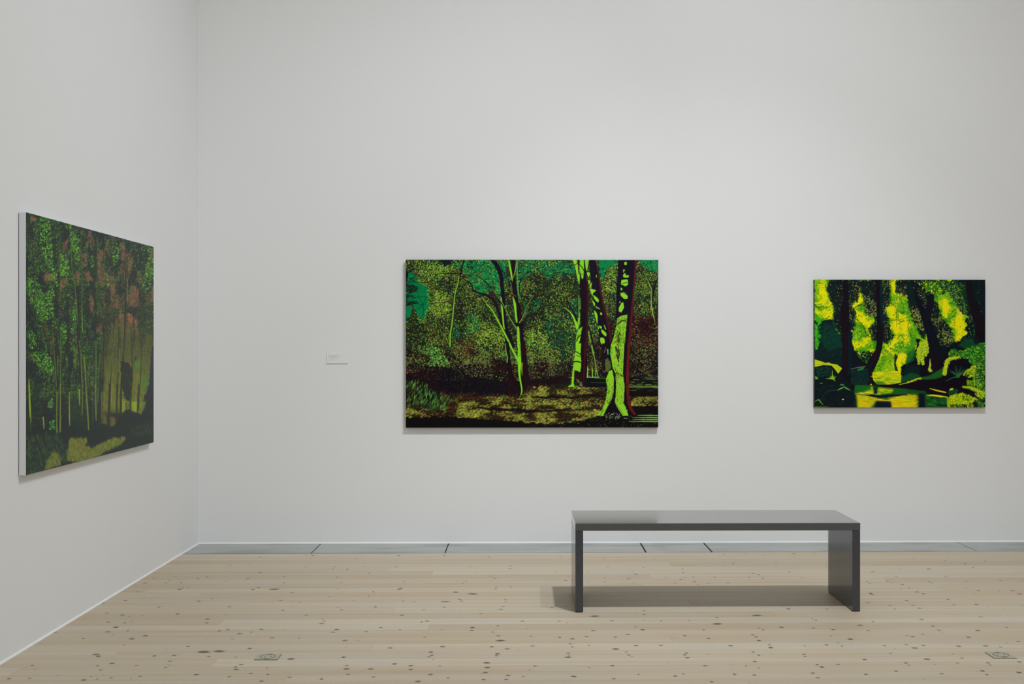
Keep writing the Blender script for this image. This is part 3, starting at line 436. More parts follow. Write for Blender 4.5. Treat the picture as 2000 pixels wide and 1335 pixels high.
    c.fill([(1090, 60), (1260, 60), (1330, 140), (1240, 240), (1180, 150)], (50, 130, 20), .85, rough=4, cell=5); c.dabs(150, c.mask([(1030, 40), (1260, 40), (1320, 150), (1230, 240), (1130, 120)]), [(224, 212, 10), (150, 190, 20), (30, 100, 30)], (.8, 1.7))
    lm = np.clip(sum(c.mask(p, rough=2) for p in Ls), 0, 1)
    c.dabs(1100, lm, [(10, 44, 36), (24, 20, 24), (12, 60, 40), (6, 10, 20)], (.7, 1.3))
    c.dabs(900, lm, [(210, 210, 120), (160, 190, 50), (120, 160, 50), (190, 170, 70)], (.38, .8), (.5, .95), field=.04 + np.clip((n2 - .38) * 3, 0, 1) * np.clip((c.X - 1640) / 30, .15, 1))
    c.dabs(170, c.mask([(500, 160), (640, 240), (660, 400), (560, 400), (520, 260)]), [(216, 214, 120), (170, 190, 40)], (.45, .8)); c.dabs(170, c.mask([(1000, 330), (1090, 330), (1140, 560), (1060, 500)]), [(210, 210, 110), (170, 190, 40)], (.45, .8))
    c.dabs(170, c.mask([(1230, 350), (1290, 380), (1450, 560), (1420, 650), (1260, 620)], rough=4), [(206, 210, 100), (150, 180, 40), (60, 120, 30)], (.4, .8), field=n3 ** 3)
    eg = c.blur(lm, 1.6); eg = np.clip(eg * 3, 0, 1) * np.clip((1 - eg) * 3, 0, 1); c.dabs(1500, eg * (yb < .62), [(12, 30, 24), (20, 70, 26), (50, 120, 20), (10, 18, 22), (90, 150, 20)], (.5, 1.3), (.4, .8))
    # trunks
    tr = (15, 9, 18); tb = (7, 18, 34)
    c.line([(345, 30), (345, 250), (335, 400), (350, 560), (360, 760), (355, 950), (360, 1100)], [44, 60, 90, 90, 96, 110, 170], tr); c.line([(380, 560), (388, 760), (385, 960)], [36, 40, 50], (6, 24, 36), .8); c.line([(335, 560), (345, 720), (330, 900)], [26, 26, 30], (30, 10, 18), .7)
    c.line([(668, 30), (675, 200), (690, 400), (690, 560), (685, 680), (660, 780), (610, 870), (585, 960), (600, 1040), (660, 1100)], [56, 52, 58, 62, 62, 66, 90, 66, 40, 34], tr)
    c.line([(700, 60), (705, 300), (710, 480)], [26, 30, 20], (6, 30, 36), .85); c.line([(680, 700), (640, 810), (590, 900)], [22, 26, 30], (32, 10, 18), .7); c.line([(590, 860), (572, 960), (590, 1040)], [30, 30, 20], tb, .8)
    c.line([(1000, 110), (1060, 220), (1110, 330), (1160, 440), (1200, 560), (1230, 680), (1250, 800), (1270, 930)], [40, 56, 60, 90, 96, 110, 130, 150], (10, 12, 24)); c.line([(1205, 200), (1190, 300), (1165, 400)], [60, 76, 70], (12, 14, 26)); c.line([(1190, 700), (1220, 800), (1240, 960)], [20, 30, 50], (26, 8, 16), .8)
    c.line([(985, 90), (1000, 180), (1010, 260)], [60, 70, 50], (6, 28, 30), .85); c.line([(1580, 30), (1600, 200), (1640, 320), (1680, 430)], [60, 70, 90, 110], (18, 10, 20), .9); c.line([(1700, 420), (1690, 560), (1730, 660)], [90, 90, 40], (16, 9, 18), .9)
    # thin branches
    for q, w in (([(420, 322), (460, 295), (500, 282), (545, 290)], [5, 9, 9]), ([(425, 405), (490, 460), (535, 520), (550, 575), (600, 610), (650, 635)], [5, 6, 7]), ([(500, 595), (560, 590), (610, 565)], 4), ([(36, 275), (62, 305), (130, 295)], [6, 4]), ([(745, 265), (800, 262), (830, 290)], [8, 5]),
                 ([(985, 430), (970, 510), (1000, 570), (1015, 650), (1005, 740)], 4), ([(860, 330), (855, 500)], 3), ([(880, 330), (875, 440), (940, 440)], 3), ([(800, 437), (900, 432)], 4), ([(1440, 330), (1390, 380)], 5)):
        c.line(q, w, (30, 40, 14))
    # far bank, bush and stump
    c.fill([(900, 900), (1000, 840), (1060, 700), (1050, 620), (1150, 640), (1190, 800), (1220, 960), (1400, 700), (1550, 800), (1746, 640), (1746, 1100), (1560, 1180), (1370, 1180), (1080, 1110), (700, 1100), (880, 1070), (905, 1000)], (10, 8, 20), rough=1.5, cell=5)
    c.fill([(950, 760), (1040, 700), (1060, 800), (1000, 860), (950, 900)], (16, 84, 34), .8, rough=4, soft=1); c.fill([(920, 930), (1000, 880), (1100, 900), (1080, 1010), (920, 1040)], (4, 36, 34), .7, soft=2)
    c.fill([(1000, 600), (1055, 600), (1060, 680), (960, 780), (930, 760), (990, 680)], (64, 140, 24), .9, rough=3, cell=4)
    b1 = [(1055, 740), (1100, 640), (1160, 630), (1185, 740), (1160, 790), (1135, 800), (1135, 880), (1110, 890), (1095, 830), (1095, 880), (1065, 880), (1060, 800)]
    c.fill(b1, (160, 190, 20), rough=2, cell=3); c.dabs(220, c.mask(b1, rough=1), [(214, 214, 60), (80, 130, 20), (30, 70, 24), (190, 200, 30)], (.5, 1.))
    c.fill([(1190, 810), (1205, 880), (1200, 910), (1215, 950), (1185, 955), (1170, 930), (1185, 880)], (176, 196, 40), .95, rough=1, cell=3)
    c.fill([(860, 800), (930, 780), (900, 850), (905, 900), (885, 930), (862, 880)], yel, rough=1.6, cell=3); c.fill([(840, 770), (870, 800), (850, 860), (870, 950), (845, 945), (830, 860)], (8, 26, 26), .9, rough=1)
    # river
    wat = c.mask([(622, 955), (700, 950), (895, 955), (905, 1010), (900, 1060), (780, 1085), (660, 1075), (625, 1040), (612, 990)], smooth=False)
    c.put(wat, (196, 202, 6)); c.dabs(160, wat, [(226, 206, 10), (150, 184, 16), (120, 160, 30)], (2, 6), (.1, .2), (-4, 4), al=.6); c.fill([(640, 1040), (720, 1050), (760, 1080), (660, 1080)], (30, 90, 30), .7, soft=1.5)
    c.fill([(740, 1010), (790, 1010), (780, 1050), (730, 1050)], (110, 160, 24), .6, soft=1.5)
    for x in (640, 676): c.line([(x - 8, 1018), (x + 8, 1018)], 4, (60, 70, 20))
    c.fill([(905, 1010), (1000, 960), (1080, 980), (1100, 1010), (960, 1050), (905, 1070)], (8, 76, 34), .8, soft=1.2)
    c.fill([(700, 1080), (900, 1075), (1090, 1015), (1240, 1010), (1370, 1040), (1540, 1040), (1600, 1100), (1500, 1180), (1200, 1120), (1000, 1160), (930, 1120), (720, 1105)], (14, 7, 18))
    c.line([(880, 1082), (980, 1058), (1050, 1030), (1120, 1012)], [4, 12, 10], (176, 196, 20)); c.dabs(30, c.mask([(960, 1050), (1120, 1000), (1120, 1030), (980, 1065)]), [(206, 210, 40)], (.6, 1.))
    c.fill([(1090, 1015), (1200, 985), (1320, 910), (1320, 1000), (1240, 1030), (1130, 1030)], (26, 92, 26), .9, rough=1.5, cell=3, soft=.6); c.line([(1350, 1045), (1430, 1010), (1490, 1005)], [3, 7], (60, 130, 60))
    c.line([(1340, 970), (1350, 900), (1370, 840), (1420, 815), (1530, 800)], [44, 34, 36, 30, 10], (160, 186, 16)); c.dabs(150, c.mask([(1310, 980), (1340, 840), (1400, 790), (1540, 790), (1540, 815), (1400, 840), (1370, 920), (1330, 985)]), [(206, 206, 20), (110, 160, 20), (220, 210, 60)], (.6, 1.2), (.3, .6), (40, 110))
    for k in range(30):
        a = c.r.uniform(-2.7, -.4); L = c.r.uniform(50, 130)
        c.line([(1470, 1000), (1470 + L * .6 * math.cos(a), 1000 + L * .6 * math.sin(a)), (1470 + L * math.cos(a) * 1.1, 1000 + L * math.sin(a) * .95)], [5, 2], [(14, 80, 50), (30, 100, 50), (80, 130, 60)][k % 3], .7)
    # water in front
    c.fill([(440, 1080), (620, 1085), (700, 1105), (930, 1120), (1370, 1180), (1370, 1312), (400, 1312), (430, 1180)], (18, 70, 26))
    w2 = c.mask([(450, 1175), (560, 1190), (640, 1215), (760, 1240), (880, 1190), (1060, 1185), (1062, 1312), (815, 1312), (800, 1262), (640, 1250), (600, 1312), (460, 1312)], rough=1.5, cell=3, soft=2.8)
    c.put(w2, (206, 192, 8)); c.dabs(260, w2, [(226, 190, 6), (180, 196, 16), (214, 160, 10), (140, 170, 20)], (2.5, 8), (.08, .16), (-6, 4), al=.55)
    w3 = c.mask([(600, 1105), (690, 1110), (830, 1125), (820, 1160), (690, 1180), (560, 1180), (480, 1165)], soft=1.2); c.put(w3 * .95, (170, 186, 8)); c.dabs(60, w3, [(206, 200, 16), (60, 120, 20)], (2, 6), (.1, .2), (-8, 20), al=.8)
    c.fill([(440, 1090), (590, 1090), (600, 1130), (520, 1160), (430, 1150)], (24, 96, 24), .8, soft=1.2); c.fill([(620, 1100), (670, 1100), (660, 1180), (630, 1180)], (6, 30, 30), .95, soft=.8)
    c.fill([(650, 1245), (800, 1250), (800, 1312), (640, 1312)], (8, 16, 28), .95, soft=1.6); c.fill([(1080, 1170), (1140, 1170), (1145, 1312), (1080, 1312)], (8, 14, 26), .95, soft=1.4)
    c.fill([(820, 1125), (960, 1125), (960, 1170), (880, 1185), (820, 1170)], (22, 86, 30), .9, soft=.8); c.line([(440, 1172), (560, 1182), (680, 1200), (800, 1195), (960, 1180)], [6, 18, 26, 22, 10], (14, 16, 22)); c.line([(640, 1218), (720, 1238), (800, 1236), (880, 1205)], [5, 7, 6], (230, 200, 60))
    c.line([(445, 1170), (520, 1175), (590, 1180)], [5, 7, 3], (200, 200, 90)); c.line([(640, 1175), (660, 1188)], [6, 4], (150, 200, 80))
    c.fill([(400, 1180), (450, 1180), (460, 1312), (390, 1312)], (6, 26, 24), .95, soft=2)
    c.fill([(1150, 1110), (1380, 1170), (1370, 1200), (1150, 1170)], (12, 9, 18)); c.line([(1190, 1120), (1260, 1140), (1350, 1160)], [5, 13, 12], (206, 190, 30)); c.line([(1160, 1190), (1230, 1190), (1350, 1210), (1370, 1215)], [4, 17, 20, 6], (214, 196, 10))
    c.dabs(60, c.mask([(1150, 1190), (1370, 1220), (1360, 1300), (1150, 1300)]), [(30, 110, 26), (6, 40, 26)], (2, 6), (.15, .3), (-10, 10), al=.7)
    # left bank
    c.fill([(35, 900), (300, 960), (400, 1090), (440, 1190), (400, 1312), (35, 1312)], (9, 18, 24), rough=1.5); c.fill([(390, 920), (560, 910), (590, 1080), (400, 1080)], (8, 34, 32), .8, rough=2, soft=1.2)
    c.dabs(220, c.mask([(40, 910), (210, 900), (210, 990), (60, 1010)]), [(10, 70, 44), (14, 50, 36)], (.6, 1.2)); c.dabs(200, c.mask([(400, 930), (570, 930), (580, 1080), (400, 1080)]), [(8, 56, 40), (10, 40, 40)], (.6, 1.3))
    c.fill([(35, 828), (90, 845), (145, 865), (175, 858), (195, 870), (260, 880), (310, 918), (272, 972), (240, 930), (205, 890), (120, 885), (36, 905)], (182, 196, 14)); c.line([(40, 885), (110, 880), (170, 872)], 4, (120, 160, 30)); c.line([(240, 890), (280, 930), (272, 960)], [4, 8, 4], (140, 180, 40))
    c.line([(400, 925), (440, 915), (540, 900)], [4, 6, 8], (120, 110, 70)); c.fill([(470, 925), (530, 905), (525, 930), (465, 945)], (40, 120, 50), .9); c.dabs(8, c.mask([(470, 760), (500, 760), (500, 785), (470, 785)]), [(190, 210, 90)], (.7, 1.2)); c.dabs(8, c.mask([(390, 530), (420, 540), (410, 560)]), [(200, 210, 120)], (.7, 1.2))
    for k in range(26):
        a = c.r.uniform(-3.1, 0.1); L = c.r.uniform(20, 55); c.line([(215, 1020), (215 + L * math.cos(a), 1020 + L * math.sin(a) * .8 + 8)], [6, 2], (120, 176, 30))
    c.line([(212, 935), (212, 1010)], [3, 8], (150, 190, 60)); c.line([(150, 1020), (215, 1025), (240, 1045)], [3, 8, 4], (130, 190, 50))
    c.fill([(35, 995), (60, 1005), (72, 1022), (45, 1030)], (90, 150, 60)); c.fill([(80, 1070), (105, 1060), (118, 1072)], (70, 140, 60)); c.fill([(285, 1085), (300, 1075), (325, 1080), (330, 1092)], (60, 150, 60))
    c.line([(265, 1138), (300, 1118), (330, 1108)], [5, 12, 4], (90, 170, 70)); c.line([(330, 1100), (360, 1122), (392, 1138)], [7, 10, 3], (90, 170, 70)); c.line([(60, 1290), (150, 1160), (260, 1130)], [3, 10], (14, 70, 40), .7)
    for k in range(60):
        x, y = c.r.uniform(40, 420), c.r.uniform(1060, 1290); c.line([(x, y), (x + c.r.uniform(-60, 60), y + c.r.uniform(-30, 20))], [6, 2], [(10, 60, 40), (16, 80, 44), (8, 34, 34)][k % 3], .6)
    c.line([(75, 1232), (95, 1255), (120, 1285)], [12, 8, 4], (80, 160, 60)); c.line([(40, 1250), (60, 1235)], [4, 8], (110, 160, 70)); c.line([(36, 1305), (170, 1303)], [6, 3], (90, 140, 30)); c.line([(312, 1228), (324, 1230)], 9, (190, 210, 160)); c.fill([(590, 1085), (600, 1070), (612, 1088)], (214, 204, 40))
    # right bank ferns
    f1 = c.mask([(1370, 750), (1430, 720), (1500, 740), (1600, 700), (1746, 660), (1746, 960), (1640, 900), (1560, 830), (1480, 790), (1380, 790)], rough=3, cell=4); c.put(f1 * .95, (30, 106, 22))
    c.dabs(620, f1, [(90, 160, 24), (50, 130, 24), (150, 186, 40), (16, 76, 24), (10, 40, 24)], (.7, 1.7), (.3, .6), (-60, 60))
    f2 = c.mask([(1640, 860), (1746, 850), (1746, 1240), (1700, 1200), (1640, 1060), (1600, 1000)], rough=4, cell=5); c.put(f2 * .9, (16, 70, 24)); c.dabs(420, f2, [(60, 136, 24), (110, 166, 30), (10, 50, 24), (160, 186, 60)], (.7, 1.7), (.3, .6), (-70, 30))
    for q, w in (([(1525, 970), (1590, 930), (1650, 890)], [10, 26, 10]), ([(1570, 1010), (1620, 985), (1650, 950)], [10, 20, 8]), ([(1520, 1110), (1600, 1110), (1680, 1150), (1740, 1170)], [16, 28, 26, 20])):
        c.line(q, w, (130, 176, 20), .9, jit=.8)
    c.dabs(330, c.mask([(1525, 985), (1640, 880), (1660, 900), (1600, 1010)]) + c.mask([(1510, 1100), (1620, 1090), (1744, 1160), (1744, 1210), (1690, 1230), (1620, 1140)]), [(214, 206, 20), (176, 196, 30), (110, 160, 20)], (.7, 1.6), (.3, .55), (20, 80))
    f4 = c.mask([(1560, 1040), (1640, 1035), (1720, 1080), (1730, 1110), (1640, 1095), (1560, 1075)], rough=1.5); c.put(f4 * .9, (60, 136, 20)); c.dabs(120, f4, [(130, 176, 30), (190, 180, 40), (30, 90, 24)], (.6, 1.4), (.25, .5), (40, 110))
    c.fill([(1380, 1140), (1420, 1120), (1480, 1130), (1470, 1165), (1370, 1190)], (8, 66, 40), .95, soft=.5); c.fill([(1385, 1140), (1400, 1118), (1430, 1118), (1420, 1135)], (200, 196, 20))
    f3 = c.mask([(1365, 1300), (1370, 1230), (1410, 1180), (1500, 1165), (1580, 1185), (1640, 1215), (1700, 1245), (1600, 1260), (1640, 1300), (1580, 1312), (1365, 1312)], rough=2, cell=4); c.put(f3, (150, 176, 8))
    c.dabs(620, f3, [(220, 204, 10), (200, 200, 10), (120, 166, 14), (60, 120, 16)], (.8, 2.4), (.18, .35), (60, 130), field=.4 + n3)
    c.dabs(70, c.mask([(1380, 1285), (1640, 1270), (1640, 1312), (1380, 1312)]), [(8, 20, 22), (20, 60, 24)], (1, 2.4), (.3, .5)); c.dabs(40, c.mask([(1520, 1190), (1600, 1200), (1580, 1250), (1520, 1220)]), [(40, 90, 20)], (.8, 2), (.2, .4), (50, 120))
    c.fill([(1640, 1240), (1746, 1230), (1746, 1312), (1640, 1312)], (10, 30, 26), .9, rough=3); c.dabs(60, c.mask([(1660, 1240), (1744, 1240), (1744, 1310), (1680, 1310)]), [(110, 160, 30), (50, 110, 24)], (.8, 1.8), (.25, .45), (20, 120))
    return c


def birch_grove():
    """tall thin birches, rust-coloured sky in the gaps, a strip of lit grass; painted in the plane the photograph sees it in"""
    c = Canvas(50, 412, 303, 930, 1.5, 3)
    ZA, ZB, ZC = (20, 400, 6.667), (20, 590, 6.667), (20, 750, 6.667)
    one = np.ones((c.H, c.W)); n1, n2, n3 = c.noise(24, 50), c.noise(10, 22), c.noise(5, 10)
    rust, yg = (134, 82, 62), (88, 98, 28)
    c.put(one, (18, 30, 30)); c.put(np.clip((n1 - .5) * 3, 0, 1) * .7, (26, 50, 24)); c.put(np.clip((n2 - .55) * 3, 0, 1) * .6, (50, 32, 28))
    c.z(*ZA)
    for p in ([(690, 500), (760, 430), (750, 560), (690, 590)], [(1150, 560), (1200, 600), (1190, 760), (1180, 960), (1220, 1050), (1150, 1000), (1140, 750)], [(1020, 340), (1060, 350), (1060, 420), (1010, 430)], [(960, 650), (1010, 650), (1000, 790), (960, 800)],
              [(1000, 850), (1080, 960), (1080, 1000), (970, 970)], [(1560, 700), (1610, 640), (1560, 900), (1520, 940)], [(1300, 850), (1360, 960), (1340, 1000)], [(1290, 1000), (1360, 1050), (1390, 1333), (1310, 1333)], [(1040, 1160), (1080, 1200), (1080, 1340), (1030, 1340)],
              [(1850, 1070), (1885, 1060), (1885, 1290), (1820, 1250)], [(460, 870), (560, 900), (560, 1000), (430, 960)], [(680, 950), (740, 940), (700, 1100), (650, 1060)], [(250, 150), (330, 150), (340, 200), (270, 210)], [(850, 850), (900, 860), (920, 1000), (870, 1050)],
              [(1450, 500), (1500, 560), (1490, 760), (1440, 700)], [(1600, 1050), (1680, 1100), (1660, 1333), (1560, 1300)]):
        c.fill(p, rust, .8, rough=3.2, cell=4, soft=.5)
    c.z(*ZB)
    c.fill([(1200, 850), (1250, 420), (1400, 200), (1500, 150), (1860, 400), (1860, 640), (1820, 1100), (1750, 1200), (1700, 1420), (1200, 1420)], yg, .9, rough=9, cell=7, soft=3.5)
    c.fill([(1230, 900), (1500, 700), (1830, 560), (1800, 1100), (1700, 1420), (1220, 1420)], (106, 112, 32), .7, rough=8, soft=6)
    c.fill([(1420, 150), (1540, 130), (1680, 260), (1720, 440), (1680, 480), (1600, 400), (1500, 380), (1420, 300)], (150, 86, 64), .9, rough=3, cell=6, soft=1)
    c.fill([(1320, 0), (1400, 0), (1400, 60), (1330, 80)], rust, .7, rough=2); c.fill([(1120, 280), (1200, 300), (1190, 420), (1120, 400)], rust, .6, rough=3); c.fill([(1040, 0), (1085, 0), (1080, 100), (1050, 150)], rust, .8, rough=1.5)
    c.fill([(430, 300), (490, 340), (480, 460), (440, 400)], (90, 52, 40), .7, rough=2); c.fill([(525, 430), (560, 400), (560, 690), (520, 680)], (90, 70, 40), .7, rough=1.5); c.fill([(820, 600), (870, 580), (860, 860), (820, 840)], (80, 90, 30), .8, rough=2)
    glow = c.mask([(1200, 850), (1250, 420), (1400, 200), (1860, 400), (1820, 1100), (1700, 1420), (1200, 1420)], soft=2)
    c.dabs(1900, glow, [(124, 116, 34), (84, 116, 30), (50, 96, 28), (130, 92, 44), (70, 70, 28), (60, 60, 30), (118, 130, 34)], (1, 5), (.1, .25), (75, 105), al=.55)
    c.put(glow * np.clip(1.2 - (c.Y - 600) / 130, 0, .5), (58, 62, 34))
    c.fill([(1630, 760), (1700, 740), (1690, 880), (1620, 880)], (60, 130, 30), .6, soft=2); c.fill([(1700, 950), (1800, 950), (1790, 1130), (1700, 1130)], (66, 116, 26), .6, soft=2)
    c.dabs(420, c.mask([(1180, 330), (1700, 120), (1640, 560), (1200, 800)], soft=4), [(60, 84, 30), (36, 52, 28), (90, 96, 36), (70, 44, 30)], (.5, 1.3), (.4, .8), (50, 130))
    # leaves
    upm = np.clip(((c.z(*ZB) and c.mask([(200, -1300), (1890, -1300), (1890, 420), (1700, 420), (1500, 130), (1350, 180), (1240, 420), (1160, 900), (1100, 1250), (200, 1250)], rough=5, cell=9, soft=1.5))), 0, 1)
    rm = 1 - .55 * c.blur((np.abs(c.a[..., 0] - 135) < 26) * 1., .5)
    c.dabs(700, c.mask([(1280, -500), (1700, -250), (1700, 300), (1300, 500), (1150, 200)], rough=10, soft=5), [(124, 76, 60), (98, 78, 40), (110, 70, 50), (84, 90, 34)], (1, 4), (.15, .3), (75, 105), al=.6); c.dabs(4200, upm * rm, [(18, 28, 30), (26, 38, 28), (48, 34, 28), (20, 50, 32)], (.7, 1.9), (.45, .8), (60, 120))
    lf = upm * rm * np.clip((n2 - .36) * 3.2, .05, 1)
    c.dabs(8600, lf, [(60, 126, 24), (84, 152, 28), (108, 166, 40), (40, 96, 30), (124, 140, 66), (96, 104, 40), (100, 66, 46)], (.5, 1.15), (.4, .7), (50, 130), wt=[4, 4, 2, 4, 1.2, 2, 1.3])
    c.z(*ZA)
    br = [c.mask(p, rough=3, cell=5, soft=1) for p in ([(380, 150), (510, 180), (560, 560), (570, 800), (640, 1050), (600, 1080), (540, 860), (430, 700), (390, 480)], [(660, 640), (740, 640), (760, 900), (660, 930)], [(230, 950), (340, 950), (440, 1150), (560, 1100), (560, 1340), (400, 1500), (240, 1200)],
                                                     [(770, 250), (800, 250), (900, 420), (900, 760), (840, 740), (780, 440)], [(1040, 680), (1080, 680), (1080, 840), (1040, 830)], [(1220, 860), (1290, 960), (1270, 1060)], [(1780, 540), (1880, 560), (1870, 900), (1800, 1150), (1700, 1000), (1790, 760)], [(1350, 500), (1420, 560), (1390, 850), (1340, 800)])]
    c.z(*ZB); br += [c.mask(p, rough=3, cell=5, soft=1) for p in ([(300, 640), (440, 640), (560, 760), (580, 900), (480, 920), (300, 760)], [(240, 350), (330, 400), (350, 560), (260, 620)], [(400, 0), (570, 0), (570, 180), (440, 230)], [(660, 250), (740, 250), (720, 560), (670, 560)], [(830, 0), (880, 0), (880, 220), (800, 400)])]
    c.dabs(2100, np.clip(sum(br), 0, 1), [(94, 172, 28), (66, 146, 28), (132, 184, 48), (36, 118, 36)], (.6, 1.3), (.5, .85), (50, 130))
    ry = c.mask([(1650, 0), (1885, 0), (1885, 420), (1800, 420), (1740, 560), (1680, 300)], rough=4, cell=8, soft=1); c.put(ry * .6, (30, 42, 26)); c.dabs(520, ry, [(110, 126, 34), (70, 100, 30), (30, 50, 30), (20, 30, 28)], (.5, 1.2))
    # dark columns of ivy
    c.fill([(1440, 760), (1560, 800), (1590, 900), (1570, 1200), (1540, 1300), (1480, 1240), (1440, 1060)], (24, 32, 26), .95, rough=2.5, cell=4); c.fill([(1875, 420), (1890, 420), (1890, 1420), (1700, 1420), (1760, 1180), (1810, 1060), (1830, 700)], (26, 34, 40), .96, rough=2, cell=5)
    c.fill([(1620, 700), (1650, 720), (1610, 800)], (30, 36, 26), .8); c.dabs(60, c.mask([(1450, 780), (1590, 860), (1570, 1280), (1460, 1240)]), [(70, 84, 36), (34, 50, 30)], (.4, .9))
    for x0, y0, y1, w in ((1245, 60, 760, 34), (1350, -60, 420, 26), (1500, -100, 330, 40), (1612, 250, 620, 20), (1700, 60, 560, 50), (1420, 260, 620, 16), (1290, 150, 520, 22)):
        m = c.mask([(x0 - w, y0), (x0 + w * .6, y0 - 60), (x0 + w, y1 * .6 + y0 * .4), (x0 + w * .4, y1), (x0 - w * .4, y1 - 40), (x0 - w * .8, (y0 + y1) / 2)], rough=3, cell=4, soft=.8)
        c.put(m * .6, (26, 36, 26)); c.dabs(m.sum() / 14, m, [(20, 30, 26), (60, 84, 30), (84, 112, 34), (40, 56, 28)], (.5, 1.2), (.4, .7), (50, 130))
    c.z(*ZA); c.dabs(1500, c.mask([(900, 280), (1885, 480), (1885, 1340), (1250, 1340), (960, 1000)], rough=6, soft=3), [(120, 76, 60), (100, 66, 50), (132, 84, 62), (84, 60, 44)], (.5, 1.5), (.3, .6), (60, 120), al=.8, field=np.clip((n2 - .55) * 4, 0, 1)); c.z(*ZB)
    # trunks: dark and lit
    def tr(q, w, col=(24, 28, 26), al=.9): c.line(q, w, col, al)
    for q, w in (([(660, 420), (650, 900), (655, 1420)], [10, 14, 16]), ([(600, 400), (610, 800), (612, 1420)], [20, 22, 18]), ([(890, -150), (885, 300), (900, 700), (935, 1300)], [26, 40, 22, 14]), ([(755, 0), (755, 500), (770, 900), (770, 1420)], [12, 24, 22, 16]), ([(1115, 0), (1110, 700), (1105, 1420)], [14, 20, 18]),
                 ([(1500, -500), (1495, 200), (1470, 700), (1445, 1080), (1435, 1450)], [10, 18, 20, 24]), ([(1360, 200), (1340, 640), (1315, 1000), (1285, 1450)], [10, 16, 22, 28]), ([(1415, 380), (1405, 900), (1385, 1450)], [8, 14, 16]), ([(1215, 300), (1210, 900), (1190, 1450)], [12, 16, 16]), ([(1710, 450), (1700, 900), (1665, 1400)], [6, 10, 14]),
                 ([(1575, 400), (1590, 900), (1560, 1420)], [8, 12, 12]), ([(1525, -600), (1520, -100), (1495, 100)], [8, 10])): tr(q, w)
    for q, w, col in (([(650, -900), (652, -300), (648, 0)], [4, 8, 6], (90, 110, 40)), ([(795, -800), (800, -500), (830, -300), (860, 0), (885, 300)], [6, 9, 10, 8], (84, 104, 40)), ([(922, -900), (925, -500)], 5, (80, 96, 40)), ([(1135, -850), (1132, -100)], 6, (90, 110, 44)), ([(932, -500), (935, 0), (940, 380)], [4, 6, 12], (96, 140, 40)),
                      ([(560, 380), (570, 600), (590, 900), (600, 1100)], [5, 8, 10], (90, 110, 44)), ([(655, 300), (657, 700), (650, 1200)], [5, 6, 9], (110, 140, 50)), ([(900, 500), (925, 800), (940, 1200), (938, 1450)], [8, 10, 10], (110, 120, 50)), ([(960, 700), (980, 950), (990, 1200), (1015, 1560), (1020, 1740)], [12, 14, 12, 10], (120, 140, 40)),
                      ([(1115, 500), (1117, 800), (1112, 1200)], [8, 12, 8], (84, 130, 44)), ([(1525, -300), (1522, 0)], 7, (120, 140, 60)), ([(850, 250), (855, 460)], [8, 5], (60, 90, 50)), ([(1365, 300), (1330, 800), (1315, 1300)], [4, 7, 10], (130, 140, 50)), ([(1420, 600), (1410, 900)], [5, 6], (120, 140, 40)),
                      ([(620, 700), (615, 950)], [10, 8], (110, 110, 50)), ([(240, 1000), (255, 1250), (262, 1420), (268, 1560)], [10, 16, 14], (130, 150, 20)), ([(1165, 700), (1140, 1300)], [6, 8], (90, 116, 50)), ([(1475, 300), (1465, 700)], 4, (130, 120, 60)), ([(1015, 800), (1020, 1100)], 6, (90, 100, 50))): tr(q, w, col, .9)
    c.line([(1310, 1080), (1300, 1200), (1290, 1420)], [16, 18, 20], (80, 66, 44), .8)
    for q, w in (([(1640, 560), (1760, 600), (1840, 660)], [4, 6]), ([(1620, 640), (1740, 640), (1850, 655)], [3, 5]), ([(1640, 700), (1740, 690), (1830, 640)], [3, 5]), ([(1620, 880), (1720, 870), (1830, 880)], [3, 4]), ([(1750, 560), (1640, 440)], 5), ([(1340, 640), (1250, 700), (1220, 800)], [6, 3]), ([(1340, 640), (1440, 500)], 4),
                 ([(1480, 260), (1560, 340), (1640, 280)], 4), ([(1590, 500), (1560, 300), (1500, 180)], [6, 3]), ([(1590, 420), (1680, 330)], [5, 2]), ([(1140, 400), (1190, 340)], 5), ([(1490, 200), (1400, 260), (1340, 380)], [5, 2])): c.line(q, w, (44, 34, 26), .85)
    for k in range(70):
        x, y = c.r.uniform(1380, 1830), c.r.uniform(150, 900); c.line([(x, y), (x + c.r.uniform(-20, 20), y - c.r.uniform(30, 70)), (x + c.r.uniform(-70, 70), y - c.r.uniform(60, 130))], [3, 1.5], (60, 50, 30), .55)
    for k in range(45):
        x, y = c.r.uniform(560, 1200), c.r.uniform(500, 1200); c.line([(x, y), (x + c.r.uniform(-12, 12), y + c.r.uniform(80, 300))], [5, 4], [(90, 110, 44), (50, 70, 36), (30, 34, 30)][k % 3], .7)
    # bottom
    c.z(*ZC)
    for q, w, col in (([(245, 0), (255, 300), (262, 440)], [16, 20, 12], (130, 156, 16)), ([(262, 430), (270, 640)], [10, 6], (60, 90, 50)), ([(430, 430), (440, 580)], [16, 10], (130, 160, 40)), ([(607, 100), (605, 470), (610, 640)], [12, 10, 18], (110, 140, 30)), ([(655, 0), (652, 400), (650, 620)], [12, 16, 18], (110, 120, 50)), ([(770, 100), (770, 400), (775, 540)], [10, 18, 10], (130, 130, 66)),
                      ([(898, 70), (905, 280)], [18, 10], (120, 170, 20)), ([(1110, 0), (1112, 300), (1118, 470)], [12, 14, 10], (110, 130, 40)), ([(1195, 100), (1190, 440)], [10, 8], (120, 110, 80)), ([(985, 0), (1010, 330), (1022, 580)], [10, 12, 8], (110, 120, 50)), ([(1135, 60), (1125, 400)], 7, (90, 110, 50)), ([(1070, 100), (1072, 500)], 6, (70, 80, 50))): c.line(q, w, col, .9)
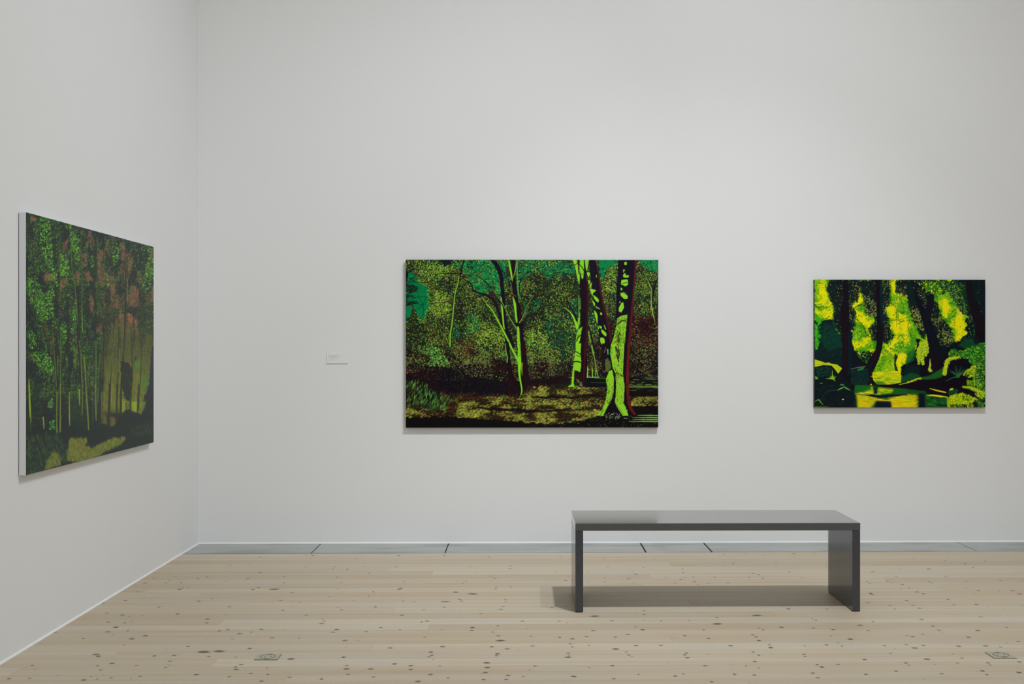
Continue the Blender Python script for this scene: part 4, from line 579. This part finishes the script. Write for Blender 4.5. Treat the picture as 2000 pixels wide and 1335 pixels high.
    c.fill([(1200, 380), (1260, 400), (1280, 560), (1200, 520)], (104, 108, 34), .7, rough=3, cell=4, soft=2.2); c.fill([(1300, 420), (1380, 440), (1370, 560), (1300, 560)], (118, 104, 38), .75, rough=3, cell=4, soft=2.2); c.fill([(1450, 180), (1500, 230), (1500, 340), (1450, 380)], (120, 140, 30), .9, soft=1); c.fill([(1590, 225), (1655, 225), (1650, 370), (1590, 340)], (130, 156, 24), .9, soft=1); c.fill([(1690, 230), (1770, 230), (1720, 380), (1680, 400)], (110, 126, 34), .8, rough=2, soft=1)
    for q, w in (([(1295, 0), (1285, 300), (1275, 560)], [26, 26, 34]), ([(1390, 0), (1385, 540)], [16, 20]), ([(1445, 0), (1440, 460)], [22, 26]), ([(1670, 0), (1655, 380)], [14, 16]), ([(1555, 200), (1560, 340)], [8, 8]), ([(1505, 240), (1510, 340)], 10)): c.line(q, w, (36, 34, 28), .95)
    c.fill([(190, 620), (420, 600), (640, 640), (800, 570), (1060, 600), (1180, 520), (1290, 560), (1400, 520), (1480, 340), (1560, 320), (1620, 370), (1700, 400), (1780, 250), (1900, 100), (1900, 800), (1480, 860), (200, 1240)], (20, 32, 30), .97, rough=3, cell=8, soft=1)
    gr = c.mask([(210, 680), (640, 640), (760, 1000), (210, 1200)], rough=3, soft=2); c.dabs(900, gr, [(30, 70, 36), (50, 80, 34), (24, 44, 32), (80, 70, 36), (60, 96, 40)], (1.5, 4.5), (.12, .22), (-110, -70), al=.55)
    g2 = c.mask([(780, 700), (1000, 710), (980, 800), (1050, 830), (1180, 780), (1300, 720), (1340, 690), (1400, 710), (1480, 680), (1500, 700), (1440, 780), (1260, 860), (1160, 920), (1060, 970), (900, 1010), (740, 1000), (740, 860)], rough=2, cell=4, soft=1.2)
    g3 = c.mask([(440, 1120), (500, 950), (570, 880), (660, 930), (650, 1050)], rough=2, cell=4, soft=1.6)
    G = np.clip(g2 + g3 * .8, 0, 1); c.put(G * .85, (84, 92, 36)); c.dabs(1500, G, [(116, 134, 40), (84, 128, 34), (136, 96, 50), (64, 86, 30), (120, 110, 40)], (1.2, 4), (.12, .22), (-115, -70), al=.7)
    c.dabs(120, c.mask([(1550, 560), (1830, 500), (1840, 640), (1600, 700)], soft=3), [(40, 66, 34), (60, 70, 36)], (1.5, 4), (.12, .2), (-110, -80), al=.6)
    c.dabs(70, c.mask([(510, 470), (580, 470), (580, 590), (510, 590)], soft=1), [(50, 120, 50), (80, 150, 60)], (.6, 1.2)); c.dabs(90, c.mask([(500, 180), (560, 180), (560, 320), (490, 300)], soft=1), [(60, 130, 50), (90, 150, 60)], (.6, 1.1))
    c.dabs(420, c.mask([(260, 0), (1180, 0), (1100, 480), (800, 440), (280, 560)]), [(90, 100, 60), (50, 76, 44), (110, 110, 80), (30, 60, 40)], (.4, 1.), (.4, .8), (70, 110))
    return c

# ------------------------------------------------------------------ helpers
def new_mesh(name, verts, faces):
    me = bpy.data.meshes.new(name); me.from_pydata(verts, [], faces); me.update(); return me

def link(name, me, mat=None, parent=None, loc=None):
    o = bpy.data.objects.new(name, me); COL.objects.link(o)
    if mat is not None and me is not None: me.materials.append(mat)
    if parent is not None: o.parent = parent
    if loc is not None: o.location = loc
    return o

def thing(name, label, cat, loc, group=None):
    o = bpy.data.objects.new(name, None); COL.objects.link(o); o.location = loc; o.empty_display_size = .1
    o['label'] = label; o['category'] = cat
    if group: o['group'] = group
    return o

def struct(name, me, mat):
    o = link(name, me, mat); o['kind'] = 'structure'; return o

def box_bm(boxes, bevel=0, seg=2):
    bm = bmesh.new()
    for (x0, y0, z0, x1, y1, z1) in boxes:
        r = bmesh.ops.create_cube(bm, size=1)
        for v in r['verts']:
            v.co = Vector(((x0 + x1) / 2 + v.co.x * (x1 - x0), (y0 + y1) / 2 + v.co.y * (y1 - y0), (z0 + z1) / 2 + v.co.z * (z1 - z0)))
    if bevel: bmesh.ops.bevel(bm, geom=bm.edges[:] , offset=bevel, segments=seg, affect='EDGES', profile=.5)
    me = bpy.data.meshes.new('box'); bm.to_mesh(me); bm.free(); return me

# ------------------------------------------------------------------ materials
def material(name, color, rough=.5, spec=.5, metal=0.):
    m = bpy.data.materials.new(name); m.use_nodes = True; nt = m.node_tree
    b = nt.nodes['Principled BSDF']
    b.inputs['Base Color'].default_value = (*color, 1); b.inputs['Roughness'].default_value = rough
    b.inputs['Specular IOR Level'].default_value = spec; b.inputs['Metallic'].default_value = metal
    return m, nt, b

def coords(nt, scale, kind='Object'):
    t = nt.nodes.new('ShaderNodeTexCoord'); m = nt.nodes.new('ShaderNodeMapping'); m.inputs['Scale'].default_value = scale
    nt.links.new(t.outputs[kind], m.inputs[0]); return m.outputs[0]

def noise(nt, vec, scale=1, detail=3, rough=.55):
    n = nt.nodes.new('ShaderNodeTexNoise'); n.inputs['Scale'].default_value = scale; n.inputs['Detail'].default_value = detail; n.inputs['Roughness'].default_value = rough
    nt.links.new(vec, n.inputs['Vector']); return n.outputs['Fac']

def ramp(nt, fac, stops):
    r = nt.nodes.new('ShaderNodeValToRGB'); e = r.color_ramp.elements
    while len(e) < len(stops): e.new(.5)
    for k, (p, c) in enumerate(stops): e[k].position = p; e[k].color = (*c, 1)
    nt.links.new(fac, r.inputs[0]); return r.outputs[0]

def mixc(nt, fac, a, b, mode='MIX'):
    n = nt.nodes.new('ShaderNodeMix'); n.data_type = 'RGBA'; n.blend_type = mode
    for s, v in ((n.inputs[0], fac), (n.inputs[6], a), (n.inputs[7], b)):
        if isinstance(v, (int, float)): s.default_value = v
        elif isinstance(v, tuple): s.default_value = (*v, 1)
        else: nt.links.new(v, s)
    return n.outputs[2]

def mth(nt, op, a, b=None, c=None):
    n = nt.nodes.new('ShaderNodeMath'); n.operation = op
    for k, v in enumerate((a, b, c)):
        if v is None: continue
        if isinstance(v, (int, float)): n.inputs[k].default_value = v
        else: nt.links.new(v, n.inputs[k])
    return n.outputs[0]

def bump(nt, b, fac, strength, dist=.01):
    n = nt.nodes.new('ShaderNodeBump'); n.inputs['Strength'].default_value = strength; n.inputs['Distance'].default_value = dist
    nt.links.new(fac, n.inputs['Height']); nt.links.new(n.outputs[0], b.inputs['Normal'])

def wall_paint(name, col=(.80, .80, .795)):
    m, nt, b = material(name, col, .75, .25)
    f = noise(nt, coords(nt, (.7, .7, .7)), 1, 2)
    nt.links.new(mixc(nt, f, tuple(c * .985 for c in col), tuple(min(1, c * 1.015) for c in col)), b.inputs['Base Color'])
    bump(nt, b, noise(nt, coords(nt, (1, 1, 1)), 220, 2), .04, .001)
    return m

M_WALL = wall_paint('white wall paint')
M_TRIM = wall_paint('white bead paint', (.83, .83, .825))
M_EDGE, _nt, _b = material('white primed canvas edge', (.72, .73, .76), .7, .3)
bump(_nt, _b, noise(_nt, coords(_nt, (1, 1, 1)), 700, 1), .2, .0005)

# slate grey floor slabs along the wall
M_SLAB, nt, b = material('grey floor slab', (.26, .27, .265), .42, .5)
f = noise(nt, coords(nt, (.9, 3.5, 1)), 2.2, 5, .6)
nt.links.new(ramp(nt, f, [(.32, (.25, .262, .25)), (.5, (.38, .39, .375)), (.7, (.445, .455, .44))]), b.inputs['Base Color'])
nt.links.new(mth(nt, 'MULTIPLY_ADD', f, .25, .30), b.inputs['Roughness'])
M_GAP, _, _ = material('dark shadow gap', (.012, .011, .010), .9, .1)

# pale soaped pine boards
def board_material():
    m, nt, b = material('pale pine boards', (.5, .43, .33), .5, .35)
    tc = nt.nodes.new('ShaderNodeTexCoord'); sp = nt.nodes.new('ShaderNodeSeparateXYZ'); nt.links.new(tc.outputs['Object'], sp.inputs[0])
    x, y = sp.outputs[0], sp.outputs[1]
    BW = .116
    row = mth(nt, 'FLOOR', mth(nt, 'DIVIDE', y, BW)); fy = mth(nt, 'FRACT', mth(nt, 'DIVIDE', y, BW))
    wn = nt.nodes.new('ShaderNodeTexWhiteNoise'); wn.noise_dimensions = '1D'; nt.links.new(row, wn.inputs['W'])
    xs = mth(nt, 'DIVIDE', mth(nt, 'MULTIPLY_ADD', wn.outputs['Value'], 9.0, x), 4.4)
    seg = mth(nt, 'FLOOR', xs); fx = mth(nt, 'FRACT', xs)
    cm = nt.nodes.new('ShaderNodeCombineXYZ'); nt.links.new(row, cm.inputs[0]); nt.links.new(seg, cm.inputs[1])
    w2 = nt.nodes.new('ShaderNodeTexWhiteNoise'); w2.noise_dimensions = '2D'; nt.links.new(cm.outputs[0], w2.inputs['Vector'])
    sp2 = nt.nodes.new('ShaderNodeSeparateColor'); nt.links.new(w2.outputs['Color'], sp2.inputs[0])
    ra, rb = sp2.outputs[0], sp2.outputs[1]
    # grain drawn out along the board, offset for each board
    gx = mth(nt, 'MULTIPLY_ADD', rb, 31.0, mth(nt, 'MULTIPLY', x, .55)); gy = mth(nt, 'MULTIPLY_ADD', ra, 17.0, mth(nt, 'MULTIPLY', y, 16.0))
    cg = nt.nodes.new('ShaderNodeCombineXYZ'); nt.links.new(gx, cg.inputs[0]); nt.links.new(gy, cg.inputs[1])
    g1 = noise(nt, cg.outputs[0], 1.0, 5, .62)
    cf = nt.nodes.new('ShaderNodeCombineXYZ'); nt.links.new(mth(nt, 'MULTIPLY', gx, 2.0), cf.inputs[0]); nt.links.new(mth(nt, 'MULTIPLY', gy, 7.0), cf.inputs[1])
    g2 = noise(nt, cf.outputs[0], 1.0, 3, .6)
    base = ramp(nt, ra, [(0, (.480, .385, .268)), (.3, (.550, .465, .345)), (.6, (.505, .408, .287)), (.8, (.560, .480, .370)), (1, (.590, .505, .390))])
    c = mixc(nt, mth(nt, 'MULTIPLY', ramp(nt, g1, [(.46, (0, 0, 0)), (.68, (1, 1, 1))]), .6), base, (.455, .335, .215))
    c = mixc(nt, mth(nt, 'MULTIPLY', ramp(nt, g2, [(.45, (0, 0, 0)), (.75, (1, 1, 1))]), .22), c, (.40, .31, .215))
    cloud = noise(nt, coords(nt, (1.1, 3.0, 1)), 1.3, 4, .6)                       # greyish soap film
    c = mixc(nt, mth(nt, 'MULTIPLY', ramp(nt, cloud, [(.45, (0, 0, 0)), (.7, (1, 1, 1))]), .35), c, (.50, .46, .405))
    seam = mth(nt, 'MAXIMUM', mth(nt, 'LESS_THAN', fy, .016), mth(nt, 'LESS_THAN', fx, .0005))
    c = mixc(nt, mth(nt, 'MULTIPLY', seam, .42), c, (.22, .17, .12))
    # knots: an attribute that is 1 in the core of a knot and 0 at its rim
    at = nt.nodes.new('ShaderNodeAttribute'); at.attribute_name = 'knot'
    kn = mth(nt, 'ADD', at.outputs['Fac'], mth(nt, 'MULTIPLY', mth(nt, 'SUBTRACT', g2, .5), .25))
    c = mixc(nt, ramp(nt, kn, [(.12, (0, 0, 0)), (.5, (.35, .35, .35)), (.8, (.93, .93, .93))]), c, (.085, .055, .042))
    nt.links.new(c, b.inputs['Base Color'])
    nt.links.new(mth(nt, 'MULTIPLY_ADD', g1, .2, .42), b.inputs['Roughness'])
    bump(nt, b, mth(nt, 'SUBTRACT', g2, mth(nt, 'MULTIPLY', seam, 2.0)), .06, .002)
    return m
M_BOARD = board_material()

# grey lacquer with the faint lines of the brush
M_BENCH, nt, b = material('grey lacquer', (.075, .076, .080), .2, 1.0)
f = noise(nt, coords(nt, (1.2, 60, 60)), 1.0, 3)
nt.links.new(mth(nt, 'MULTIPLY_ADD', f, .12, .09), b.inputs['Roughness'])
b.inputs['Coat Weight'].default_value = .7; b.inputs['Coat Roughness'].default_value = .08
f2 = noise(nt, coords(nt, (90, 90, 1.5)), 1.0, 2); nt.links.new(mixc(nt, f2, (.036, .0385, .046), (.049, .0515, .060)), b.inputs['Base Color'])
bump(nt, b, f, .05, .001)
M_PANEL = M_BENCH.copy(); M_PANEL.name = 'grey lacquer satin'; _b = M_PANEL.node_tree.nodes['Principled BSDF']; _b.inputs['Coat Weight'].default_value = 0; _b.inputs['Specular IOR Level'].default_value = .55
M_GLIDE, _, _ = material('black rubber', (.02, .02, .02), .7, .3)

# ------------------------------------------------------------------ the room
XL, YB, XR, YF, ZC = -2.21, 7.545, 7.2, -2.6, 6.2
struct('wall_back', box_bm([(XL - .12, YB, -.1, XR + .12, YB + .12, ZC)]), M_WALL)
struct('wall_left', box_bm([(XL - .12, YF, -.1, XL, YB, ZC)]), M_WALL)
struct('wall_right', box_bm([(XR, YF, -.1, XR + .12, YB, ZC)]), M_WALL)
struct('wall_rear', box_bm([(XL - .12, YF - .12, -.1, XR + .12, YF, ZC)]), M_WALL)
struct('ceiling', box_bm([(XL - .12, YF - .12, ZC, XR + .12, YB + .12, ZC + .1)]), M_WALL)
# rounded white bead at the foot of each wall, shaped to catch a bright line
def bead(name, a, b_, nrm, r=.0068):
    a, b_, n = Vector(a), Vector(b_), Vector(nrm); prof = [(0, 0), (r, 0)] + [(r * .9 * math.cos(t) , r * 1.1 * math.sin(t)) for t in (math.pi / 8, math.pi / 4, 3 * math.pi / 8)] + [(0, r * 1.25)]
    vs = [tuple(p + n * u + Vector((0, 0, v))) for p in (a, b_) for (u, v) in prof]; k = len(prof)
    fs = [(i, (i + 1) % k, k + (i + 1) % k, k + i) for i in range(k)] + [tuple(range(k)), tuple(range(k, 2 * k))]
    me = new_mesh(name, vs, fs); bm = bmesh.new(); bm.from_mesh(me); bmesh.ops.recalc_face_normals(bm, faces=bm.faces[:]); bm.to_mesh(me); bm.free()
    return struct(name, me, M_TRIM)
bead('baseboard_back', (XL + .004, YB, 0), (XR, YB, 0), (0, -1, 0)); bead('baseboard_left', (XL, YF, 0), (XL, YB, 0), (1, 0, 0))

def front_y(x): return 7.186 + (x - XL) * .0058       # the slabs' front edge runs a little askew
# slabs
cuts = [XL, -1.377, -.504, .809, 1.2435, 2.993, 4.45, 5.9, XR]
for k in range(len(cuts) - 1):
    x0, x1 = cuts[k], cuts[k + 1]; g0 = 0 if k == 0 else (.0035 if k != 3 and k != 4 else .006); g1 = 0 if k == len(cuts) - 2 else .0035
    vs = [(x0 + g0, front_y(x0), 0), (x1 - g1, front_y(x1), 0), (x1 - g1, YB, 0), (x0 + g0, YB, 0)]
    bm = bmesh.new(); top = [bm.verts.new(v) for v in vs]; bot = [bm.verts.new((v[0], v[1], -.03)) for v in vs]
    bm.faces.new(top); bm.faces.new(bot[::-1])
    for i in range(4): bm.faces.new((top[i], bot[i], bot[(i + 1) % 4], top[(i + 1) % 4]))
    bmesh.ops.bevel(bm, geom=[e for e in bm.edges if all(v.co.z > -.01 for v in e.verts)], offset=.0015, segments=1, affect='EDGES')
    me = bpy.data.meshes.new('slab'); bm.to_mesh(me); bm.free(); struct('trim_%d' % (k + 1), me, M_SLAB)
struct('trim_%d' % len(cuts), box_bm([(XL, 7.10, -.06, XR, YB, -.0035)]), M_GAP)  # near-black filler; the shade inside the gaps is put into its colour

# floor: one mesh, boards in the material, knots as small patches with their own attribute
def build_floor():
    rnd = random.Random(4)
    gap = .02
    vs = [(XL, YF, 0), (XR, YF, 0), (XR, front_y(XR) - gap, 0), (XL, front_y(XL) - gap, 0)]; fs = [(0, 1, 2, 3)]
    vs += [(XR, front_y(XR) - gap, -.03), (XL, front_y(XL) - gap, -.03)]; fs.append((3, 2, 4, 5))
    kn = [0.] * 6
    pts = [tuple(map(float, t.split(','))) for t in KNOTS.split()]
    kl = [(x, y, .0079 * min(s, 2.4) ** .8 * rnd.uniform(.85, 1.1) * (1. if s > 2.2 else 1), 1.7 if s > 2.2 else rnd.uniform(.8, 1.35), rnd.uniform(.72, 1.) if s > .75 else rnd.uniform(.5, .8)) for (x, y, s) in pts]
    for _ in range(520):                                     # the faint small ones, and the parts of the room behind the camera
        x, y = rnd.uniform(XL + .05, 6.8), rnd.uniform(-2.4, 7.1); seen = y > 4.3
        kl.append((x, y, rnd.uniform(.003, .006) if seen else rnd.uniform(.004, .012), rnd.uniform(.8, 1.8), rnd.uniform(.35, .7) if seen else rnd.uniform(.5, 1)))
    for k, (x, y, r, asp, amt) in enumerate(kl):
        z = .00026 + .0000021 * (k % 41); b0 = len(vs); N = 12; a0 = rnd.uniform(-.3, .3)
        vs.append((x, y, z)); kn.append(amt)
        for ring, (rr, kv) in enumerate(((.62, .92 * amt), (1.5, 0.))):
            zr = z if ring == 0 else -.00002                     # the rim sinks into the boards, so no edge shows
            for i in range(N):
                t = i / N * 2 * math.pi; w = 1 + rnd.uniform(-.12, .12)
                u, v = rr * r * asp * w * math.cos(t), rr * r * w * math.sin(t)
                vs.append((x + u * math.cos(a0) - v * math.sin(a0), y + u * math.sin(a0) + v * math.cos(a0), zr)); kn.append(kv)
        for i in range(N):
            j = (i + 1) % N; fs.append((b0, b0 + 1 + i, b0 + 1 + j)); fs.append((b0 + 1 + i, b0 + 1 + N + i, b0 + 1 + N + j, b0 + 1 + j))
    me = new_mesh('floor', vs, fs)
    me.polygons.foreach_set('use_smooth', [False] * 2 + [True] * (len(fs) - 2))
    at = me.attributes.new('knot', 'FLOAT', 'POINT'); at.data.foreach_set('value', kn)
    return struct('floor', me, M_BOARD)
build_floor()

# ------------------------------------------------------------------ bench
BX0, BX1, BY0, BY1 = .268, 1.715, 5.562, 6.007
bench = thing('bench', 'long low dark grey bench with two panel ends, standing on the pale board floor', 'bench', ((BX0 + BX1) / 2, (BY0 + BY1) / 2, 0))
bw, bd = (BX1 - BX0) / 2, (BY1 - BY0) / 2
link('seat', box_bm([(-bw, -bd, .4125, bw, bd, .45)], .0018), M_BENCH, bench)
for s in (-1, 1):
    xo, xi = s * (bw - .0006), s * (bw - .0402)
    p = link('side_panel', box_bm([(min(xo, xi), -bd + .0006, .004, max(xo, xi), bd - .0006, .4113)], .0014), M_PANEL, bench)
    link('foot_strip', box_bm([(min(xo, xi) + .002, -bd + .003, .0004, max(xo, xi) - .002, bd - .003, .0045)]), M_GLIDE, p)
    link('joint_strip', box_bm([(min(xo, xi) + .003, -bd + .003, .4108, max(xo, xi) - .003, bd - .003, .413)]), M_GLIDE, p)

# ------------------------------------------------------------------ floor sockets
M_PLATE, nt, b = material('yellowed socket plastic', (.37, .355, .25), .35, .5)
nt.links.new(mixc(nt, noise(nt, coords(nt, (60, 60, 1)), 1, 3), (.33, .315, .225), (.42, .40, .29)), b.inputs['Base Color'])
M_HOLE, _, _ = material('dark socket hole', (.035, .03, .02), .6, .3)
M_RIM, _, _ = material('brown socket rim', (.16, .145, .10), .5, .4)
def ring_mesh(r0, r1, z0, z1, n=40):
    vs, fs = [], []
    for i in range(n):
        t = i / n * 2 * math.pi
        for r, z in ((r0, z0), (r0, z1), (r1, z1), (r1, z0)): vs.append((r * math.cos(t), r * math.sin(t), z))
    for i in range(n):
        j = (i + 1) % n
        for k in range(4): fs.append((4 * i + k, 4 * j + k, 4 * j + (k + 1) % 4, 4 * i + (k + 1) % 4))
    return new_mesh('ring', vs, fs)
def disc_mesh(r, z0, z1, n=20):
    vs = [(r * math.cos(i / n * 2 * math.pi), r * math.sin(i / n * 2 * math.pi), z) for z in (z0, z1) for i in range(n)]
    return new_mesh('disc', vs, [tuple(range(n))[::-1], tuple(range(n, 2 * n))] + [(i, (i + 1) % n, n + (i + 1) % n, n + i) for i in range(n)])
def socket(cx, cy, w, d, label, rim):
    t = thing('floor_socket', label, 'power socket', (cx, cy, 0), 'floor sockets')
    w, d = w / 2, d / 2
    link('cover_plate', box_bm([(-w, -d, .0008, w, d, .0034)], .0009), M_PLATE, t)
    k = .0016; q = [(-w - k, -d - k, .0006, w + k, -d, .0022), (-w - k, d, .0006, w + k, d + k, .0022), (-w - k, -d, .0006, -w, d, .0022), (w, -d, .0006, w + k, d, .0022)]
    link('frame_seal', box_bm([q[i] for i in rim]), M_RIM, t)
    s = link('socket_well', ring_mesh(.0305, .0335, .0030, .0042), M_RIM, t)
    for px, py in ((-.0135, -.001), (.0135, .001)): link('pin_hole', disc_mesh(.0034, .0032, .0039), M_HOLE, t, (px, py, 0))
    for py in (-.0365, .0365): link('latch_slot', box_bm([(-.008, py - .0028, .0031, .008, py + .0028, .0040)]), M_HOLE, t)
socket(-1.1005, 4.778, .0985, .0865, 'square beige power socket set in the floor at lower left, near the left wall', (0, 1, 3))
socket(2.0825, 4.764, .0985, .092, 'square beige power socket set in the floor, right of the bench near the frame edge', (0, 2))

# ------------------------------------------------------------------ wall label
M_CARD, _, _ = material('white label card', (.80, .81, .805), .6, .3)
M_INK, _, _ = material('grey print', (.19, .19, .19), .8, .2)
M_INK2, _, _ = material('pale grey print', (.42, .42, .42), .8, .2)
lb = thing('wall_label', 'small white text card on the back wall, left of the middle painting', 'label', (-1.2635, YB, 1.2665))
link('card', box_bm([(-.0715, -.0052, -.0365, .0715, -.0012, .0365)], .0004, 1), M_CARD, lb)
link('adhesive_pad', box_bm([(-.05, -.0013, -.024, .05, 0, .024)]), M_CARD, lb)
rnd = random.Random(8)
for row, (zz, wid, ht) in enumerate(((.0195, .0725, .0031), (.0130, .0560, .0034), (.0020, .0680, .0031), (-.0048, .0470, .0034), (-.0150, .0560, .0022))):
    q, x = [], -.0575
    end = x + wid
    while x < end - .002:                         # words too small in the photograph to be read
        word = min(rnd.uniform(.004, .013), end - x); u = x
        while u < x + word:
            h = ht * rnd.choice((.55, .7, 1)); q.append((u, -.0054, zz - ht / 2, u + .00042, -.0051, zz - ht / 2 + h)); m = ht * rnd.choice((0, .26, .48)); q.append((u + .00042, -.0054, zz - ht / 2 + m, u + .00115, -.0051, zz - ht / 2 + m + .0005)); rnd.random() < .6 and q.append((u + .00105, -.0054, zz - ht / 2, u + .00145, -.0051, zz - ht / 2 + ht * .55)); u += .00195
        x += word + .0022
    link('text_line', box_bm(q), M_INK if row < 4 else M_INK2, lb)

# ------------------------------------------------------------------ paintings
M_PAINT, nt, b = material('oil paint on canvas', (.5, .5, .5), .42, .07)
at = nt.nodes.new('ShaderNodeAttribute'); at.attribute_name = 'paint'; nt.links.new(at.outputs['Color'], b.inputs['Base Color'])
bump(nt, b, noise(nt, coords(nt, (1, 1, 1)), 420, 2), .12, .0006)
M_PAINT_SHEEN = M_PAINT.copy(); M_PAINT_SHEEN.name = 'oil paint with a faint sheen'; M_PAINT_SHEEN.node_tree.nodes['Principled BSDF'].inputs['Specular IOR Level'].default_value = .15
M_WOOD, _, _ = material('bare stretcher wood', (.45, .36, .25), .7, .3)
T = .034                                               # depth of a stretched canvas
def to_linear(a):
    a = np.clip(a / 255., 0, 1); return np.where(a <= .04045, a / 12.92, ((a + .055) / 1.055) ** 2.4)
def painted_mesh(name, P, colours):
    """grid of points P (rows, columns, 3) with one colour each"""
    H, W = P.shape[:2]; me = bpy.data.meshes.new(name)
    idx = np.arange(H * W).reshape(H, W); q = np.stack([idx[1:, :-1], idx[1:, 1:], idx[:-1, 1:], idx[:-1, :-1]], -1).reshape(-1, 4)
    me.vertices.add(H * W); me.vertices.foreach_set('co', P.reshape(-1).astype(np.float32))
    me.loops.add(q.size); me.loops.foreach_set('vertex_index', q.reshape(-1).astype(np.int32))
    me.polygons.add(len(q)); me.polygons.foreach_set('loop_start', np.arange(0, q.size, 4, dtype=np.int32))
    try: me.polygons.foreach_set('loop_total', np.full(len(q), 4, dtype=np.int32))
    except Exception: pass
    me.update(calc_edges=True)
    ca = me.color_attributes.new('paint', 'FLOAT_COLOR', 'POINT')
    rgba = np.ones((H * W, 4), np.float32); rgba[:, :3] = colours.reshape(-1, 3); ca.data.foreach_set('color', rgba.reshape(-1))
    return me
def stretcher(parent, w, h, edge_mat):
    """canvas-covered sides and back bars; local x along the wall, y out of the wall, z up"""
    w, h = w / 2, h / 2; e = .0012
    q = e * 4; link('canvas_edge', box_bm([(-w + q, .004, h - q, w - q, T - .0004, h), (-w + q, .004, -h, w - q, T - .0004, -h + q), (-w, .004, -h, -w + q, T - .0004, h), (w - q, .004, -h, w, T - .0004, h)]), edge_mat, parent)
    for z0 in (h * .55, -h * .8): link('hanging_rail', box_bm([(-w * .8, 0, z0, w * .8, .02, z0 + .045)]), M_WOOD, parent)
M_DARKEDGE, _, _ = material('painted canvas edge', (.02, .03, .02), .6, .4)

def hang(label, centre, w, h, canvas, facing, edge_mat, gain):
    t = thing('painting', label, 'painting', centre)
    if facing == 'back': t.rotation_euler = (0, 0, math.pi)        # local y looks into the room
    else: t.rotation_euler = (0, 0, -math.pi / 2)
    a = to_linear(canvas.a)
    if facing == 'back':
        H, W = canvas.H, canvas.W
        u = np.linspace(w / 2, -w / 2, W); v = np.linspace(h / 2, -h / 2, H)
        col = a
    else:                                                             # the paint is laid denser towards the far end
        W, H = 376, 772
        far = np.linspace(0, 1, W); y0 = centre[1] - w / 2; y1 = centre[1] + w / 2
        xf = XL + T
        px = lambda Y: PX + FOCAL_PX * (xf * math.cos(YAW) - Y * math.sin(YAW)) / (xf * math.sin(YAW) + Y * math.cos(YAW))
        dep = lambda Y: xf * math.sin(YAW) + Y * math.cos(YAW)
        k0, k1 = 1 / dep(y0), 1 / dep(y1); Y = (1 / (k0 + (k1 - k0) * far) - xf * math.sin(YAW)) / math.cos(YAW)
        u = -(Y - centre[1]) * -1; v = np.linspace(h / 2, -h / 2, H)
        GX = np.array([px(q) for q in Y])[None, :].repeat(H, 0); GY = PY - FOCAL_PX * (centre[2] + v[:, None] - EYE) / np.array([dep(q) for q in Y])[None, :]
        fx = np.clip((GX - canvas.x0) * canvas.S, 0, canvas.W - 1.001); fy = np.clip((GY - canvas.y0) * canvas.S, 0, canvas.H - 1.001)
        ix, iy = fx.astype(int), fy.astype(int); tx, ty = (fx - ix)[..., None], (fy - iy)[..., None]
        col = (a[iy, ix] * (1 - tx) + a[iy, ix + 1] * tx) * (1 - ty) + (a[iy + 1, ix] * (1 - tx) + a[iy + 1, ix + 1] * tx) * ty
        u = -u
    P = np.zeros((H, W, 3)); P[..., 0] = u[None, :]; P[..., 1] = T; P[..., 2] = v[:, None]
    link('painted_canvas', painted_mesh('painted_canvas', P, np.clip(col * gain, 0, .95)), M_PAINT if facing == 'back' else M_PAINT_SHEEN, t)
    stretcher(t, w, h, edge_mat)
    return t

GAIN = 1.28
hang('large wide painting of green-lit tree trunks in a dark wood, middle of the back wall', (.068, YB, 1.365), 1.722, 1.144, forest_clearing(), 'back', M_DARKEDGE, GAIN)
hang('smaller painting of a yellow-green woodland river, right on the back wall above the bench end', (2.5885, YB, 1.3662), 1.175, .8745, woodland_river(), 'back', M_DARKEDGE, GAIN)
hang('tall dim painting of slender birches with white canvas edge, on the left wall', (XL, 5.692, 1.356), 1.672, 1.153, birch_grove(), 'left', M_EDGE, GAIN * 1.18)
